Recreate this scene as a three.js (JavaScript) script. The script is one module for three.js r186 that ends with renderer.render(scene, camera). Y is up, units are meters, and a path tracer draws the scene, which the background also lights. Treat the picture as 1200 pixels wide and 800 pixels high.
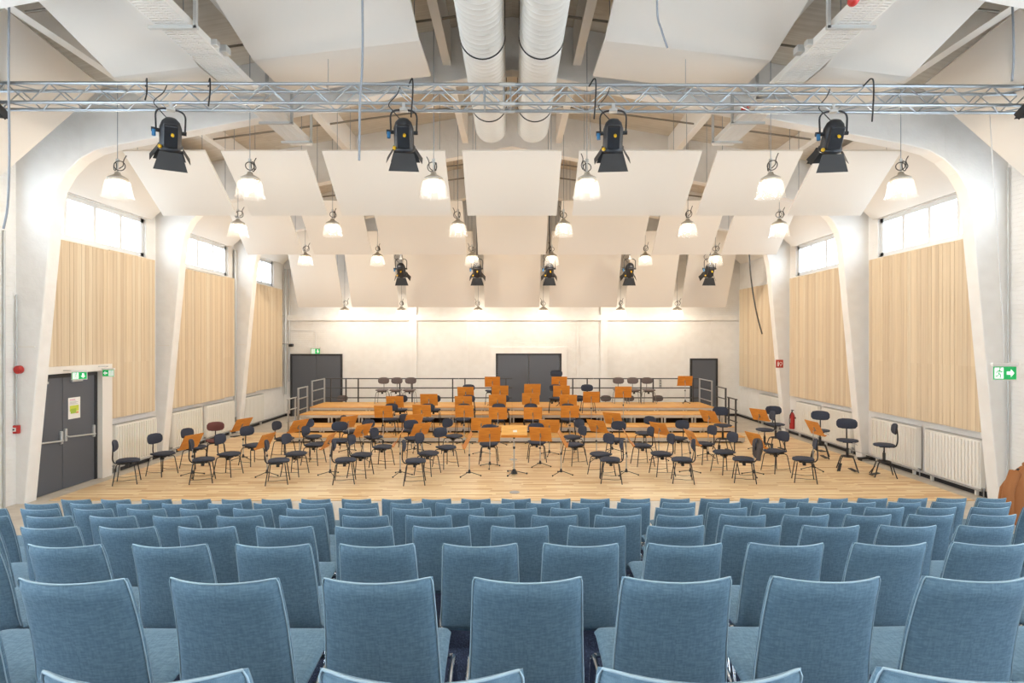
import * as THREE from 'three';
import { RoundedBoxGeometry } from 'three/addons/geometries/RoundedBoxGeometry.js';
import { mergeGeometries } from 'three/addons/utils/BufferGeometryUtils.js';

// ------------------------------------------------------------------ camera, sky, exposure
const F = 700, EYE = 3.0;                     // focal length in pixels of a 1200 x 800 frame, eye height in metres
const scene = new THREE.Scene();
const camera = new THREE.PerspectiveCamera(2 * Math.atan(400 / F) * 180 / Math.PI, 1.5, 0.05, 200);
camera.position.set(0, EYE, 0);
camera.lookAt(0, EYE, -10);
scene.background = new THREE.Color(0.72, 0.87, 1.0);   // overcast daylight
scene.backgroundIntensity = 27;
const LAMP_POWER = 12, LAMP_COLOR = new THREE.Color(1.0, 0.87, 0.70);
const renderer = new THREE.WebGLRenderer({ antialias: true });
renderer.toneMapping = THREE.LinearToneMapping;
renderer.toneMappingExposure = 0.40;
renderer.shadowMap.enabled = true;

// ------------------------------------------------------------------ helpers
let seedState = 12345;
const rnd = () => { seedState = (seedState + 0x6d2b79f5) | 0; let t = Math.imul(seedState ^ (seedState >>> 15), 1 | seedState); t = (t + Math.imul(t ^ (t >>> 7), 61 | t)) ^ t; return ((t ^ (t >>> 14)) >>> 0) / 4294967296; };
const V = (x, y, z) => new THREE.Vector3(x, y, z);
const taken = new Map();
const numbered = (n) => { const k = taken.get(n) ?? 0; taken.set(n, k + 1); return k ? n + '_' + String(k).padStart(3, '0') : n; };
const wx = (px, Z) => (px - 600) / F * Z;     // picture column at a depth -> metres
const wy = (py, Z) => EYE - (py - 400) / F * Z;

function mesh(name, geo, mat, parent) {
  const m = new THREE.Mesh(geo, mat);
  m.castShadow = m.receiveShadow = true;
  if (parent) { m.name = name; parent.add(m); } else { m.name = numbered(name); scene.add(m); }
  return m;
}
function tag(o, label, category, group) { o.userData.label = label; o.userData.category = category; if (group) o.userData.group = group; return o; }
function thing(name, label, category, pos = [0, 0, 0], turn = 0, group) {
  const o = new THREE.Group(); o.name = numbered(name); o.position.set(...pos); o.rotation.y = turn; scene.add(o);
  return tag(o, label, category, group);
}
function copy(src, label, pos, turn, group) {
  const c = src.clone(); c.name = numbered(src.name.replace(/_\d{3}$/, '')); c.position.set(...pos); c.rotation.y = turn;
  c.userData = { ...src.userData, label }; if (group) c.userData.group = group;
  scene.add(c); return c;
}
function struct(name, geo, mat, label) { const m = mesh(name, geo, mat); m.userData.kind = 'structure'; if (label) m.userData.label = label; return m; }

// uv in metres by the dominant direction of each face normal
function muv(g) {
  g = g.index ? g.toNonIndexed() : g;
  if (!g.attributes.normal) g.computeVertexNormals();
  const p = g.attributes.position, n = g.attributes.normal, uv = new Float32Array(p.count * 2);
  for (let i = 0; i < p.count; i += 3) {
    const ax = Math.abs(n.getX(i) + n.getX(i + 1) + n.getX(i + 2)), ay = Math.abs(n.getY(i) + n.getY(i + 1) + n.getY(i + 2)), az = Math.abs(n.getZ(i) + n.getZ(i + 1) + n.getZ(i + 2));
    for (let k = i; k < i + 3; k++) {
      const x = p.getX(k), y = p.getY(k), z = p.getZ(k);
      if (ay >= ax && ay >= az) { uv[2 * k] = x; uv[2 * k + 1] = z; } else if (ax >= az) { uv[2 * k] = z; uv[2 * k + 1] = y; } else { uv[2 * k] = x; uv[2 * k + 1] = y; }
    }
  }
  g.setAttribute('uv', new THREE.BufferAttribute(uv, 2));
  return g;
}
function join(list) {
  const out = list.map((g) => { const q = g.index ? g.toNonIndexed() : g.clone(); for (const k of Object.keys(q.attributes)) if (!['position', 'normal', 'uv'].includes(k)) q.deleteAttribute(k); if (!q.attributes.uv) q.setAttribute('uv', new THREE.BufferAttribute(new Float32Array(q.attributes.position.count * 2), 2)); return q; });
  return mergeGeometries(out);
}
const box = (w, h, d, x = 0, y = 0, z = 0) => new THREE.BoxGeometry(w, h, d).translate(x, y, z);
const span = (x0, x1, y0, y1, z0, z1) => box(x1 - x0, y1 - y0, z1 - z0, (x0 + x1) / 2, (y0 + y1) / 2, (z0 + z1) / 2);
const rbox = (w, h, d, r = 0.01, x = 0, y = 0, z = 0) => new RoundedBoxGeometry(w, h, d, 2, r).translate(x, y, z);
function bar(a, b, r, seg = 8, r2 = r) {
  a = V(...a); b = V(...b);
  const d = b.clone().sub(a), g = new THREE.CylinderGeometry(r2, r, d.length(), seg);
  g.applyQuaternion(new THREE.Quaternion().setFromUnitVectors(V(0, 1, 0), d.clone().normalize()));
  return g.translate((a.x + b.x) / 2, (a.y + b.y) / 2, (a.z + b.z) / 2);
}
const tube = (pts, r, n = 12, seg = 6, closed = false, tension = 0.5) => new THREE.TubeGeometry(new THREE.CatmullRomCurve3(pts.map((p) => V(...p)), closed, 'catmullrom', tension), n, r, seg, closed);
// bent pipe: straight runs with rounded corners
function pipe(pts, r, bend = 0.05, seg = 6) {
  const path = new THREE.CurvePath(), P = pts.map((p) => V(...p));
  let at = P[0];
  for (let i = 1; i < P.length - 1; i++) {
    const a = P[i].clone().add(P[i - 1].clone().sub(P[i]).setLength(Math.min(bend, P[i].distanceTo(P[i - 1]) / 2)));
    const b = P[i].clone().add(P[i + 1].clone().sub(P[i]).setLength(Math.min(bend, P[i].distanceTo(P[i + 1]) / 2)));
    path.add(new THREE.LineCurve3(at, a)); path.add(new THREE.QuadraticBezierCurve3(a, P[i], b)); at = b;
  }
  path.add(new THREE.LineCurve3(at, P[P.length - 1]));
  return new THREE.TubeGeometry(path, (P.length - 1) * 6, r, seg, false);
}
// soft pad: superellipsoid
function pad(w, h, d, n = 4, su = 14, sv = 8) {
  const g = new THREE.SphereGeometry(1, su, sv), p = g.attributes.position;
  for (let i = 0; i < p.count; i++) {
    const x = p.getX(i), y = p.getY(i), z = p.getZ(i), r = Math.pow(Math.abs(x) ** n + Math.abs(y) ** n + Math.abs(z) ** n, -1 / n);
    p.setXYZ(i, x * r * w / 2, y * r * h / 2, z * r * d / 2);
  }
  return g;
}
function warp(g, f) { const p = g.attributes.position, v = V(0, 0, 0); for (let i = 0; i < p.count; i++) { v.fromBufferAttribute(p, i); f(v); p.setXYZ(i, v.x, v.y, v.z); } g.computeVertexNormals(); return g; }
// solid between two four-cornered faces
function hexa(a, b) {
  const q = [...a, ...b], f = [[0, 1, 2, 3], [7, 6, 5, 4], [0, 4, 5, 1], [1, 5, 6, 2], [2, 6, 7, 3], [3, 7, 4, 0]], pos = [];
  for (const [i, j, k, l] of f) for (const n of [i, j, k, i, k, l]) pos.push(...q[n]);
  const g = new THREE.BufferGeometry(); g.setAttribute('position', new THREE.Float32BufferAttribute(pos, 3)); g.computeVertexNormals();
  return muv(g);
}

// ------------------------------------------------------------------ textures
function noiseGrid(P) { const a = new Float32Array(P * P); for (let i = 0; i < a.length; i++) a[i] = rnd(); return (x, y) => { x = ((x % P) + P) % P; y = ((y % P) + P) % P; const ix = Math.floor(x), iy = Math.floor(y), fx = x - ix, fy = y - iy, s = fx * fx * (3 - 2 * fx), t = fy * fy * (3 - 2 * fy), jx = (ix + 1) % P, jy = (iy + 1) % P; return (a[iy * P + ix] * (1 - s) + a[iy * P + jx] * s) * (1 - t) + (a[jy * P + ix] * (1 - s) + a[jy * P + jx] * s) * t; }; }
const nA = noiseGrid(64), nB = noiseGrid(64);
function tex(w, h, fn, color = true, metresX = 1, metresY = 1) {
  const d = new Uint8Array(w * h * 4);
  for (let y = 0; y < h; y++) for (let x = 0; x < w; x++) { const c = fn(x / w, y / h, x, y), i = (y * w + x) * 4; for (let k = 0; k < 3; k++) d[i + k] = Math.max(0, Math.min(255, Array.isArray(c) ? c[k] : c)); d[i + 3] = 255; }
  const t = new THREE.DataTexture(d, w, h); t.wrapS = t.wrapT = THREE.RepeatWrapping; t.magFilter = THREE.LinearFilter; t.minFilter = THREE.LinearMipmapLinearFilter; t.generateMipmaps = true;
  if (color) t.colorSpace = THREE.SRGBColorSpace; t.repeat.set(1 / metresX, 1 / metresY); t.needsUpdate = true; return t;
}
const mixc = (a, b, t) => a.map((v, i) => v + (b[i] - v) * t);

const texFabric = tex(512, 512, (u, v, x, y) => { const s = nA(u * 16, v * 64) * 0.3 + nB(u * 64, v * 16) * 0.22, w = ((x + y) % 2) * 0.06, f = rnd() * 0.42 + s + w; return mixc([72, 99, 119], [127, 155, 173], f); }, true, 0.3, 0.3);
const texFabricBump = tex(256, 256, (u, v, x, y) => 110 + ((x >> 1) + (y >> 1)) % 2 * 60 + rnd() * 60, false, 0.18, 0.18);
const texBlack = tex(128, 128, (u, v) => { const f = rnd() * 0.6 + nA(u * 32, v * 32) * 0.4; return mixc([36, 41, 54], [66, 73, 92], f); }, true, 0.2, 0.2);
const texBrownGrey = tex(128, 128, (u, v) => { const f = rnd() * 0.6 + nA(u * 32, v * 32) * 0.4; return mixc([84, 74, 74], [126, 114, 112], f); }, true, 0.2, 0.2);
const texCarpet = tex(256, 256, (u, v) => { const r = rnd(); return r > 0.9 ? [120, 140, 175] : mixc([22, 30, 52], [46, 60, 92], rnd() * 0.7 + nA(u * 32, v * 32) * 0.3); }, true, 0.6, 0.6);
// parquet: long narrow staves along x
const texParquet = (() => {
  const W = 2048, H = 1024, rows = 64, tone = [], joint = [];
  for (let r = 0; r < rows; r++) { let x = -rnd(); joint[r] = []; while (x < 1) { joint[r].push([x, rnd(), rnd()]); x += 0.07 + rnd() * 0.1; } }
  return tex(W, H, (u, v, x, y) => {
    const r = Math.floor(v * rows), inside = v * rows - r, list = joint[r]; let k = 0; while (k + 1 < list.length && list[k + 1][0] <= u) k++;
    const [s, t, q] = list[k], edge = Math.min(inside * 16, (u - s) * W) < 1 ? 0.9 : 1;
    const grain = nA(u * 40 + q * 64, v * 512) * 0.5 + nB(u * 8 + t * 64, v * 128) * 0.5;
    const c = mixc(mixc([246, 222, 180], [204, 158, 102], t * t * 0.95 + q * 0.1), [176, 124, 70], Math.max(0, grain - 0.5) * 0.5);
    return c.map((n) => n * edge);
  }, true, 7, 4.2);
})();
const texBoard = tex(512, 512, (u, v) => { const g = nA(u * 64, v * 4) * 0.6 + nB(u * 24, v * 2) * 0.4; return mixc([236, 222, 198], [210, 190, 160], g * 0.9); }, true, 0.5, 2.5);
const texStand = tex(256, 256, (u, v) => { const g = nA(u * 4, v * 48) * 0.6 + nB(u * 2, v * 16) * 0.4; return mixc([224, 150, 52], [190, 110, 30], g); }, true, 0.6, 0.45);
const texPlatform = tex(512, 512, (u, v) => { const g = nA(u * 6, v * 48) * 0.6 + nB(u * 3, v * 12) * 0.4; return mixc([238, 186, 106], [208, 148, 72], g); }, true, 1.5, 1);
const texConcrete = tex(512, 512, (u, v) => { const g = nA(u * 8, v * 8) * 0.4 + nB(u * 32, v * 32) * 0.35 + rnd() * 0.25; return mixc([184, 176, 166], [214, 207, 196], g); }, true, 3, 3);
const texPaint = tex(512, 512, (u, v) => { const g = nA(u * 6, v * 6) * 0.5 + nB(u * 28, v * 28) * 0.5; return mixc([236, 234, 231], [246, 245, 243], g); }, true, 4, 4);
const texBrick = tex(512, 512, (u, v, x, y) => { const course = Math.floor(v * 12), fy = v * 12 - course, fx = (u * 4 + (course % 2) * 0.5) % 1; const j = fy < 0.12 || fx < 0.04 ? 0 : 1; return j * 150 + nA(u * 32, v * 64) * 70 + nB(u * 16, v * 16) * 35; }, false, 1, 1);
const texRough = tex(512, 512, (u, v) => 90 + nA(u * 24, v * 24) * 70 + nB(u * 60, v * 60) * 50 + rnd() * 20, false, 1.6, 1.6);
const texPlank = tex(256, 256, (u, v) => { const g = nA(u * 3, v * 60) * 0.6 + nB(u * 12, v * 12) * 0.4; return mixc([222, 215, 204], [200, 190, 176], g); }, true, 2, 2);

// ------------------------------------------------------------------ materials
const M = (o) => new THREE.MeshStandardMaterial(o);
const MP = (o) => new THREE.MeshPhysicalMaterial(o);
const m = {
  wall: M({ map: texPaint, bumpMap: texBrick, bumpScale: 0.006, roughness: 0.75 }),
  frame: M({ map: texPaint, bumpMap: texRough, bumpScale: 0.006, roughness: 0.7 }),
  trim: M({ color: 0xeeeae4, roughness: 0.6 }),
  white: M({ color: 0xeceae6, roughness: 0.45 }),
  windowBar: M({ color: 0xdfe4e9, roughness: 0.45, metalness: 0.2 }),
  railGrey: M({ color: 0x8a8378, roughness: 0.5, metalness: 0.3 }),
  radiator: M({ color: 0xf0eee8, roughness: 0.35 }),
  panel: M({ color: 0xe6e1da, roughness: 0.85 }),
  roof: M({ map: texPlank, roughness: 0.85 }),
  floor: M({ map: texConcrete, roughness: 0.7 }),
  parquet: MP({ map: texParquet, roughness: 0.42, clearcoat: 0.15, clearcoatRoughness: 0.35 }),
  door: M({ color: 0x565a62, roughness: 0.5 }),
  doorSeam: M({ color: 0x2b2d31, roughness: 0.6 }),
  steel: M({ color: 0xb9bdc2, roughness: 0.35, metalness: 0.9 }),
  alu: M({ color: 0xb0b8c0, roughness: 0.32, metalness: 0.8 }),
  zinc: M({ color: 0xc4c6c6, roughness: 0.45, metalness: 0.5 }),
  chrome: M({ color: 0xd8dade, roughness: 0.15, metalness: 1 }),
  black: M({ color: 0x202226, roughness: 0.5 }),
  blackMetal: M({ color: 0x2c2e33, roughness: 0.45, metalness: 0.3 }),
  leg: M({ color: 0x3a3a3c, roughness: 0.4, metalness: 0.5 }),
  greyLeg: M({ color: 0x85837f, roughness: 0.4, metalness: 0.5 }),
  rail: M({ color: 0x4a4a4c, roughness: 0.45, metalness: 0.4 }),
  fabric: MP({ map: texFabric, bumpMap: texFabricBump, bumpScale: 0.0008, roughness: 0.95, sheen: 0.8, sheenColor: new THREE.Color(0.55, 0.66, 0.74), sheenRoughness: 0.45 }),
  lit_rim: M({ color: 0xa3bccb, roughness: 0.9 }),  // colour of the window-lit edge drawn on the chair backs
  chairBlack: M({ map: texBlack, roughness: 0.85 }),
  chairRed: M({ color: 0x6b3f3c, roughness: 0.85 }),
  chairGrey: M({ map: texBrownGrey, roughness: 0.9 }),
  shellBrown: M({ color: 0x55504e, roughness: 0.6 }),
  stand: MP({ map: texStand, roughness: 0.5, clearcoat: 0.3, clearcoatRoughness: 0.3 }),
  standEdge: M({ color: 0xe0b878, roughness: 0.6 }),
  lightWood: M({ map: texPlatform, roughness: 0.5 }),
  platform: M({ map: texPlatform, roughness: 0.45 }),
  fascia: M({ color: 0xc2bab1, roughness: 0.6 }),
  platformLeg: M({ color: 0xc9c9c6, roughness: 0.4, metalness: 0.4 }),
  gap_shade: M({ color: 0x3c2c22, roughness: 0.9 }),  // shade of the platform gaps as a dark colour
  carpet: M({ map: texCarpet, roughness: 1 }),
  duct: M({ color: 0xe9e6e0, roughness: 0.5 }),
  strap: M({ color: 0x2a2a2b, roughness: 0.6 }),
  tray: M({ color: 0xe4e2de, roughness: 0.5, metalness: 0.2 }),
  glass: MP({ color: 0xffffff, transmission: 1, thickness: 0, roughness: 0.02, ior: 1.3 }),
  shade: MP({ color: 0xffffff, transmission: 0.98, thickness: 0, roughness: 0.1, emissive: 0xfff3e2, emissiveIntensity: 0.15 }),
  bulb: M({ color: 0xffffff, emissive: 0xfff0dc, emissiveIntensity: 9 }),
  cap: M({ color: 0xc9c2b6, roughness: 0.5, metalness: 0.4 }),
  cable: M({ color: 0x4a4744, roughness: 0.6 }),
  greyCable: M({ color: 0x8d939c, roughness: 0.6 }),
  whiteCable: M({ color: 0xdedede, roughness: 0.6 }),
  blue: M({ color: 0x2f6f9e, roughness: 0.5 }),
  yellow: M({ color: 0xd9ac20, roughness: 0.5 }),
  red: M({ color: 0xb8302c, roughness: 0.45 }),
  jacket: M({ color: 0x9a6238, roughness: 0.95, bumpMap: texRough, bumpScale: 0.01 }),
  darkJacket: M({ color: 0x4a4240, roughness: 0.95 }),
  crimson: M({ color: 0xa01830, roughness: 0.8 }),
};
const boards = [0xffffff, 0xf6f1ec, 0xfbf6f0, 0xf0e9e2, 0xfffbf6].map((c) => M({ map: texBoard, color: c, roughness: 0.7 }));

// ------------------------------------------------------------------ room shell
const WX = 9.17, ZB = 24.05, ZR = -10.6;                       // half width, depth of the end walls
const FR = [-6.27, -1.94, 2.39, 6.72, 11.05, 15.38, 19.71];    // depth of the portal frames
const roofY = (x) => 9.0 - 0.178 * Math.abs(x);
struct('floor', muv(span(-WX - 0.4, WX + 0.4, -0.2, 0, -ZB - 0.4, -ZR + 0.4)), m.floor, 'light grey screed floor');
struct('parquet_floor', muv(span(-8.72, 8.72, 0, 0.012, -19.62, -11.25)), m.parquet, 'light oak strip parquet of the orchestra area');

const winBays = [ZR + 0.0, ...FR];
function sideWall(s, name, label) {
  const parts = [], x0 = s * WX, x1 = s * (WX + 0.35), S = (y0, y1, z0, z1) => parts.push(span(Math.min(x0, x1), Math.max(x0, x1), y0, y1, -z1, -z0));
  S(0, 2.0, ZR, ZB); S(6.06, 7.37, ZR, ZB);
  let z = ZR;
  const open = [];
  winBays.forEach((f, i) => { if (s > 0 && i === winBays.length - 1) return; open.push([f + 0.42, i === winBays.length - 1 ? f + 3.3 : f + 3.92, f < 3 ? 2.0 : 5.08]); });  // nearer bays, out of view: openings made taller to brighten the seats
  for (const [a, b, low] of open) { S(2.0, 6.06, z, a); if (low > 2) S(2.0, low, a, b); z = b; }
  S(2.0, 6.06, z, ZB);
  struct(name, muv(join(parts)), m.wall, label);
  return open;
}
const openL = sideWall(-1, 'wall_left', 'white painted brick side wall with the grey double exit door');
const openR = sideWall(1, 'wall_right', 'white painted brick side wall with the fire extinguisher');
function endWall(Z0, Z1, name, label) {
  const sh = new THREE.Shape(); sh.moveTo(-WX - 0.35, 0); sh.lineTo(WX + 0.35, 0); sh.lineTo(WX + 0.35, roofY(WX + 0.35)); sh.lineTo(0, roofY(0)); sh.lineTo(-WX - 0.35, roofY(WX + 0.35));
  const g = new THREE.ExtrudeGeometry(sh, { depth: Math.abs(Z1 - Z0), bevelEnabled: false }); g.translate(0, 0, -Math.max(Z0, Z1));
  struct(name, muv(g), m.wall, label);
}
endWall(ZB, ZB + 0.35, 'wall_back', 'white painted brick end wall behind the orchestra platforms');
endWall(ZR - 0.35, ZR, 'wall_front', 'white painted brick end wall behind the seating');
for (const s of [-1, 1]) {
  const e = WX + 0.36;
  struct('ceiling', hexa([[0, 9.0, -ZB - 0.35], [s * e, roofY(e), -ZB - 0.35], [s * e, roofY(e), -ZR + 0.35], [0, 9.0, -ZR + 0.35]], [[0, 9.2, -ZB - 0.35], [s * e, roofY(e) + 0.2, -ZB - 0.35], [s * e, roofY(e) + 0.2, -ZR + 0.35], [0, 9.2, -ZR + 0.35]]), m.roof, 'beige boarded underside of the pitched roof');
}
// portal frames
{
  const inner = [[-9.02, 0], [-8.5, 5.5], [-8.42, 5.84], [-8.25, 6.13], [-8.0, 6.38], [-7.72, 6.54], [-7.39, 6.63], [0, 8.03]];
  const sh = new THREE.Shape();
  sh.moveTo(-WX, 0); inner.forEach(([x, y]) => sh.lineTo(x, y)); inner.slice(0, -1).reverse().forEach(([x, y]) => sh.lineTo(-x, y));
  sh.lineTo(WX, 0); sh.lineTo(WX, roofY(WX) - 0.005); sh.lineTo(0, 8.995); sh.lineTo(-WX, roofY(WX) - 0.005);
  const g = muv(new THREE.ExtrudeGeometry(sh, { depth: 0.26, bevelEnabled: true, bevelSize: 0.012, bevelThickness: 0.012, bevelSegments: 1, curveSegments: 4 }).translate(0, 0, -0.26));
  FR.forEach((Z, i) => {
    const o = struct('portal_frame', g, m.frame, 'white concrete portal frame with rounded haunches'); o.position.z = -Z;
  });
}
// longitudinal purlins and transverse rails under the roof
for (const s of [-1, 1]) for (const [x, y, w] of [[1.2, 8.1, 0.15], [4.1, 7.72, 0.16], [6.7, 7.45, 0.16]]) tag(mesh('roof_purlin', muv(span(s * x - w / 2, s * x + w / 2, y, roofY(x) + 0.0, -ZB, -ZR)), m.trim), ['white roof purlin beside the round ducts', 'white roof purlin above the wire cable tray', 'white roof purlin above the outer ceiling panels'][x < 2 ? 0 : x < 5 ? 1 : 2], 'beam', 'roof purlins');
for (const Z of [8.1, 9.6, 13.2, 17.4, 18.8]) for (const s of [-1, 1]) tag(mesh('mounting_rail', join([bar([s * 0.9, roofY(0.9) - 0.62, -Z], [s * 6.6, roofY(6.6) - 0.36, -Z], 0.022, 4)]), m.railGrey), 'grey steel mounting rail crossing under the roof', 'rail', 'mounting rails under the roof');

// end wall trims: lintel, pilasters
const zb = -ZB;
const trim = (x0, x1, y0, y1, d, label) => struct(numbered('trim').replace('trim_', 'trim_') + '', muv(span(x0, x1, y0, y1, zb, zb + d)), m.frame, label);
trim(-WX, WX, 3.84, 4.06, 0.16, 'white lintel beam across the end wall');
trim(-4.12, -3.82, 0, 6.6, 0.14, 'white pilaster beside the three grey rear chairs');
trim(3.56, 3.82, 0, 6.6, 0.14, 'white pilaster right of the wide double door');
trim(-1.86, -1.78, 0, 3.84, 0.05, 'narrow white wall strip');
trim(2.6, 2.68, 0, 3.84, 0.05, 'narrow white wall strip');
for (const [x0, x1, y] of [[-0.86, -0.6, 2.75], [1.92, 2.2, 2.75]]) trim(x0, x1, 0, y, 0.07, 'white door surround');
trim(-0.6, 1.92, 2.45, 2.75, 0.07, 'white door surround');
for (const s of [-1, 1]) {
  const b = struct(s < 0 ? 'baseboard_left' : 'baseboard_right', join([span(-0.03, 0.03, 0, 0.1, -ZB, -13.3)].map((g) => g.translate(s * (WX - 0.03), 0, 0)).concat(s > 0 ? [span(-0.03, 0.03, 0, 0.1, -13.3, -11.35).translate(s * (WX - 0.03), 0, 0)] : [])), m.blackMetal, 'dark skirting along the wall foot');
}
struct('baseboard_back', span(-WX, WX, 0, 0.1, -ZB, -ZB + 0.03), m.blackMetal, 'dark skirting along the end wall');
struct('baseboard_end', span(-WX, WX, 0, 0.1, -ZR - 0.03, -ZR), m.blackMetal, 'dark skirting');

// windows: aluminium frame bars and panes
let winNo = 0;
function windowUnit(s, z0, z1, low) {
  const g = new THREE.Group(); g.name = 'window_' + (++winNo); g.userData.kind = 'structure'; g.userData.label = 'high strip window or added tall window with white aluminium frame'; g.position.set(s * (WX + 0.1), low, -(z0 + z1) / 2); scene.add(g);
  const L = z1 - z0, H = 6.06 - low, n = Math.max(2, Math.round(L / 0.97)), w = L / n;
  mesh('window_frame', join([box(0.08, 0.13, L, 0, 0.065, 0), box(0.08, 0.1, L, 0, H - 0.05, 0), box(0.08, H, 0.12, 0, H / 2, -L / 2 + 0.06), box(0.08, H, 0.12, 0, H / 2, L / 2 - 0.06)]), m.windowBar, g);
  for (let i = 1; i < n; i++) mesh('mullion', box(0.075, H - 0.2, 0.1, 0, H / 2 + 0.015, -L / 2 + i * w), m.windowBar, g);
  for (let i = 0; i < n; i++) mesh('pane', box(0.008, H - 0.22, w - 0.09, 0, H / 2 + 0.015, -L / 2 + (i + 0.5) * w), m.glass, g);
  mesh('window_sill', box(0.16, 0.03, L, s * -0.06, 0.0, 0), m.white, g);
  return g;
}
for (const [a, b, c] of openL) windowUnit(-1, a, b, c);
for (const [a, b, c] of openR) windowUnit(1, a, b, c);

// doors
function doorUnit(n, label, x, z, turn, w, h, leaves, bars) {
  const g = new THREE.Group(); g.name = 'door_' + n; g.userData.kind = 'structure'; g.userData.label = label; g.position.set(x, 0, z); g.rotation.y = turn; scene.add(g);
  mesh('door_frame', join([box(0.07, h + 0.07, 0.1, -w / 2 - 0.035, (h + 0.07) / 2, 0.03), box(0.07, h + 0.07, 0.1, w / 2 + 0.035, (h + 0.07) / 2, 0.03), box(w, 0.07, 0.1, 0, h + 0.035, 0.03)]), m.doorSeam, g);
  const lw = w / leaves;
  for (let i = 0; i < leaves; i++) {
    const leaf = mesh('door_leaf', rbox(lw - 0.012, h - 0.01, 0.05, 0.005, -w / 2 + (i + 0.5) * lw, h / 2 + 0.005, 0.04), m.door, g);
    if (bars) {
      const cx = -w / 2 + (i + 0.5) * lw;
      mesh('panic_bar', join([pipe([[cx - lw * 0.44, 1.08, 0.07], [cx - lw * 0.44, 1.06, 0.15], [cx + lw * 0.44, 1.0, 0.15], [cx + lw * 0.44, 1.0, 0.07]], 0.017, 0.04), rbox(0.06, 0.26, 0.05, 0.015, cx - lw * 0.44, 1.1, 0.085), rbox(0.06, 0.26, 0.05, 0.015, cx + lw * 0.44, 1.06, 0.085)]), m.zinc, leaf);
      mesh('door_closer', rbox(0.3, 0.05, 0.05, 0.01, cx - 0.1, h - 0.08, 0.09), m.zinc, leaf);
    }
  }
  return g;
}
doorUnit(1, 'dark grey double exit door with panic bars in the side wall', -WX, -12.1, Math.PI / 2, 1.86, 2.27, 2, true);
doorUnit(2, 'dark grey double door at the corner of the end wall', -7.86, zb, 0, 1.94, 2.43, 2, false);
doorUnit(3, 'wide dark grey double door in the middle of the end wall', 0.67, zb, 0, 2.5, 2.45, 2, false);
doorUnit(4, 'narrow dark grey single door in the end wall', 7.71, zb, 0, 0.96, 2.25, 1, false);
// portal of the side door
struct('trim_portal', muv(join([span(-WX, -8.98, 0, 2.5, -13.42, -13.1), span(-WX, -8.98, 2.36, 2.5, -13.1, -11.1)])), m.trim, 'white portal around the side exit door');

// ------------------------------------------------------------------ timber wall linings
function lining(s, z0, z1, cut, label) {
  const t = thing('timber_wall_lining', label, 'wall panel', [s * (WX - 0.02), 0, 0], 0, 'timber wall linings');
  const bw = 0.112, n = Math.floor((z1 - z0) / bw);
  mesh('batten', join([span(-0.03, 0.03, 2.62, 2.7, -z1, -z0), span(-0.03, 0.03, 4.7, 4.78, -z1, -z0)].map((g) => g.translate(-s * 0.03, 0, 0))), m.doorSeam, t);
  let off = 0;
  const geos = new Map();
  for (let i = 0; i < n; i++) {
    if (i % 9 === 0) off = (rnd() - 0.5) * 0.05;
    const z = z0 + (i + 0.5) * bw, low = cut && z < cut ? 2.5 : 1.235;
    const key = low + '_' + (i % 3), depth = 0.055 + (i % 3) * 0.003;
    if (!geos.has(key)) geos.set(key, [0, 1, 2].map((k) => muv(box(depth, 5.04 - low, bw - 0.005, 0, (5.04 + low) / 2, k * 0.37)).translate(0, 0, -k * 0.37)));
    const b = mesh('board', geos.get(key)[Math.floor(rnd() * 3)], boards[Math.floor(rnd() * boards.length)], t);
    b.position.set(-s * (0.085 + depth / 2 - 0.03), off, -z);
  }
  return t;
}
const BAYN = ['next to the double exit door', 'between the two middle portal frames', 'beside the end wall'];
[[11.42, 15.2, 13.42], [15.75, 19.55, 0], [20.05, 23.6, 0]].forEach(([a, b, c], i) => {
  lining(-1, a, b, c, ['vertical timber board lining above and beside the grey exit door', 'vertical timber board lining above radiators, between exit door bay and end wall bay', 'vertical timber board lining in the bay by the corner double door'][i]);
  lining(1, a, i === 2 ? 23.75 : b, 0, ['pale vertical timber board lining in the bay near the hanging exit sign', 'pale vertical timber board lining above the fire extinguisher', 'pale vertical timber board lining by the narrow single door'][i]);
});

// ------------------------------------------------------------------ radiators
function radiator(s, z0, z1, label) {
  const t = thing('radiator', label, 'radiator', [s * (WX - 0.1), 0, -(z0 + z1) / 2], 0, 'radiators under the timber linings');
  const L = z1 - z0, n = Math.round(L / 0.09), ribs = [];
  mesh('body', rbox(0.1, 0.94, L, 0.01, 0, 0.62, 0), m.radiator, t);
  for (let i = 0; i < n; i++) ribs.push(box(0.03, 0.86, 0.05, -s * 0.06, 0.62, -L / 2 + (i + 0.5) * L / n));
  mesh('rib', join(ribs), m.radiator, t);
  mesh('top_grille', box(0.11, 0.02, L - 0.02, 0, 1.1, 0), m.zinc, t);
  mesh('valve', join([bar([-s * 0.02, 0.15, L / 2 + 0.04], [-s * 0.02, 0.0, L / 2 + 0.04], 0.012), bar([-s * 0.02, 0.17, L / 2 - 0.02], [-s * 0.02, 0.17, L / 2 + 0.06], 0.02)]), m.steel, t);
  for (const q of [-0.4, 0.4]) mesh('foot', box(0.06, 0.15, 0.04, 0, 0.075, q * L), m.radiator, t);
}
radiator(-1, 13.6, 15.15, 'white ribbed radiator between exit door and portal frame');
radiator(-1, 15.9, 17.4, 'white ribbed radiator behind the maroon-backed chair, first past the portal frame');
radiator(-1, 17.65, 19.4, 'white ribbed radiator on the exit door wall, next to the third portal frame');
radiator(-1, 20.2, 21.7, 'white ribbed radiator near the corner double door');
radiator(1, 11.5, 13.05, 'long white ribbed radiator at the parquet front corner');
radiator(1, 13.3, 15.0, 'white ribbed radiator behind the high stool with side view');
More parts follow.
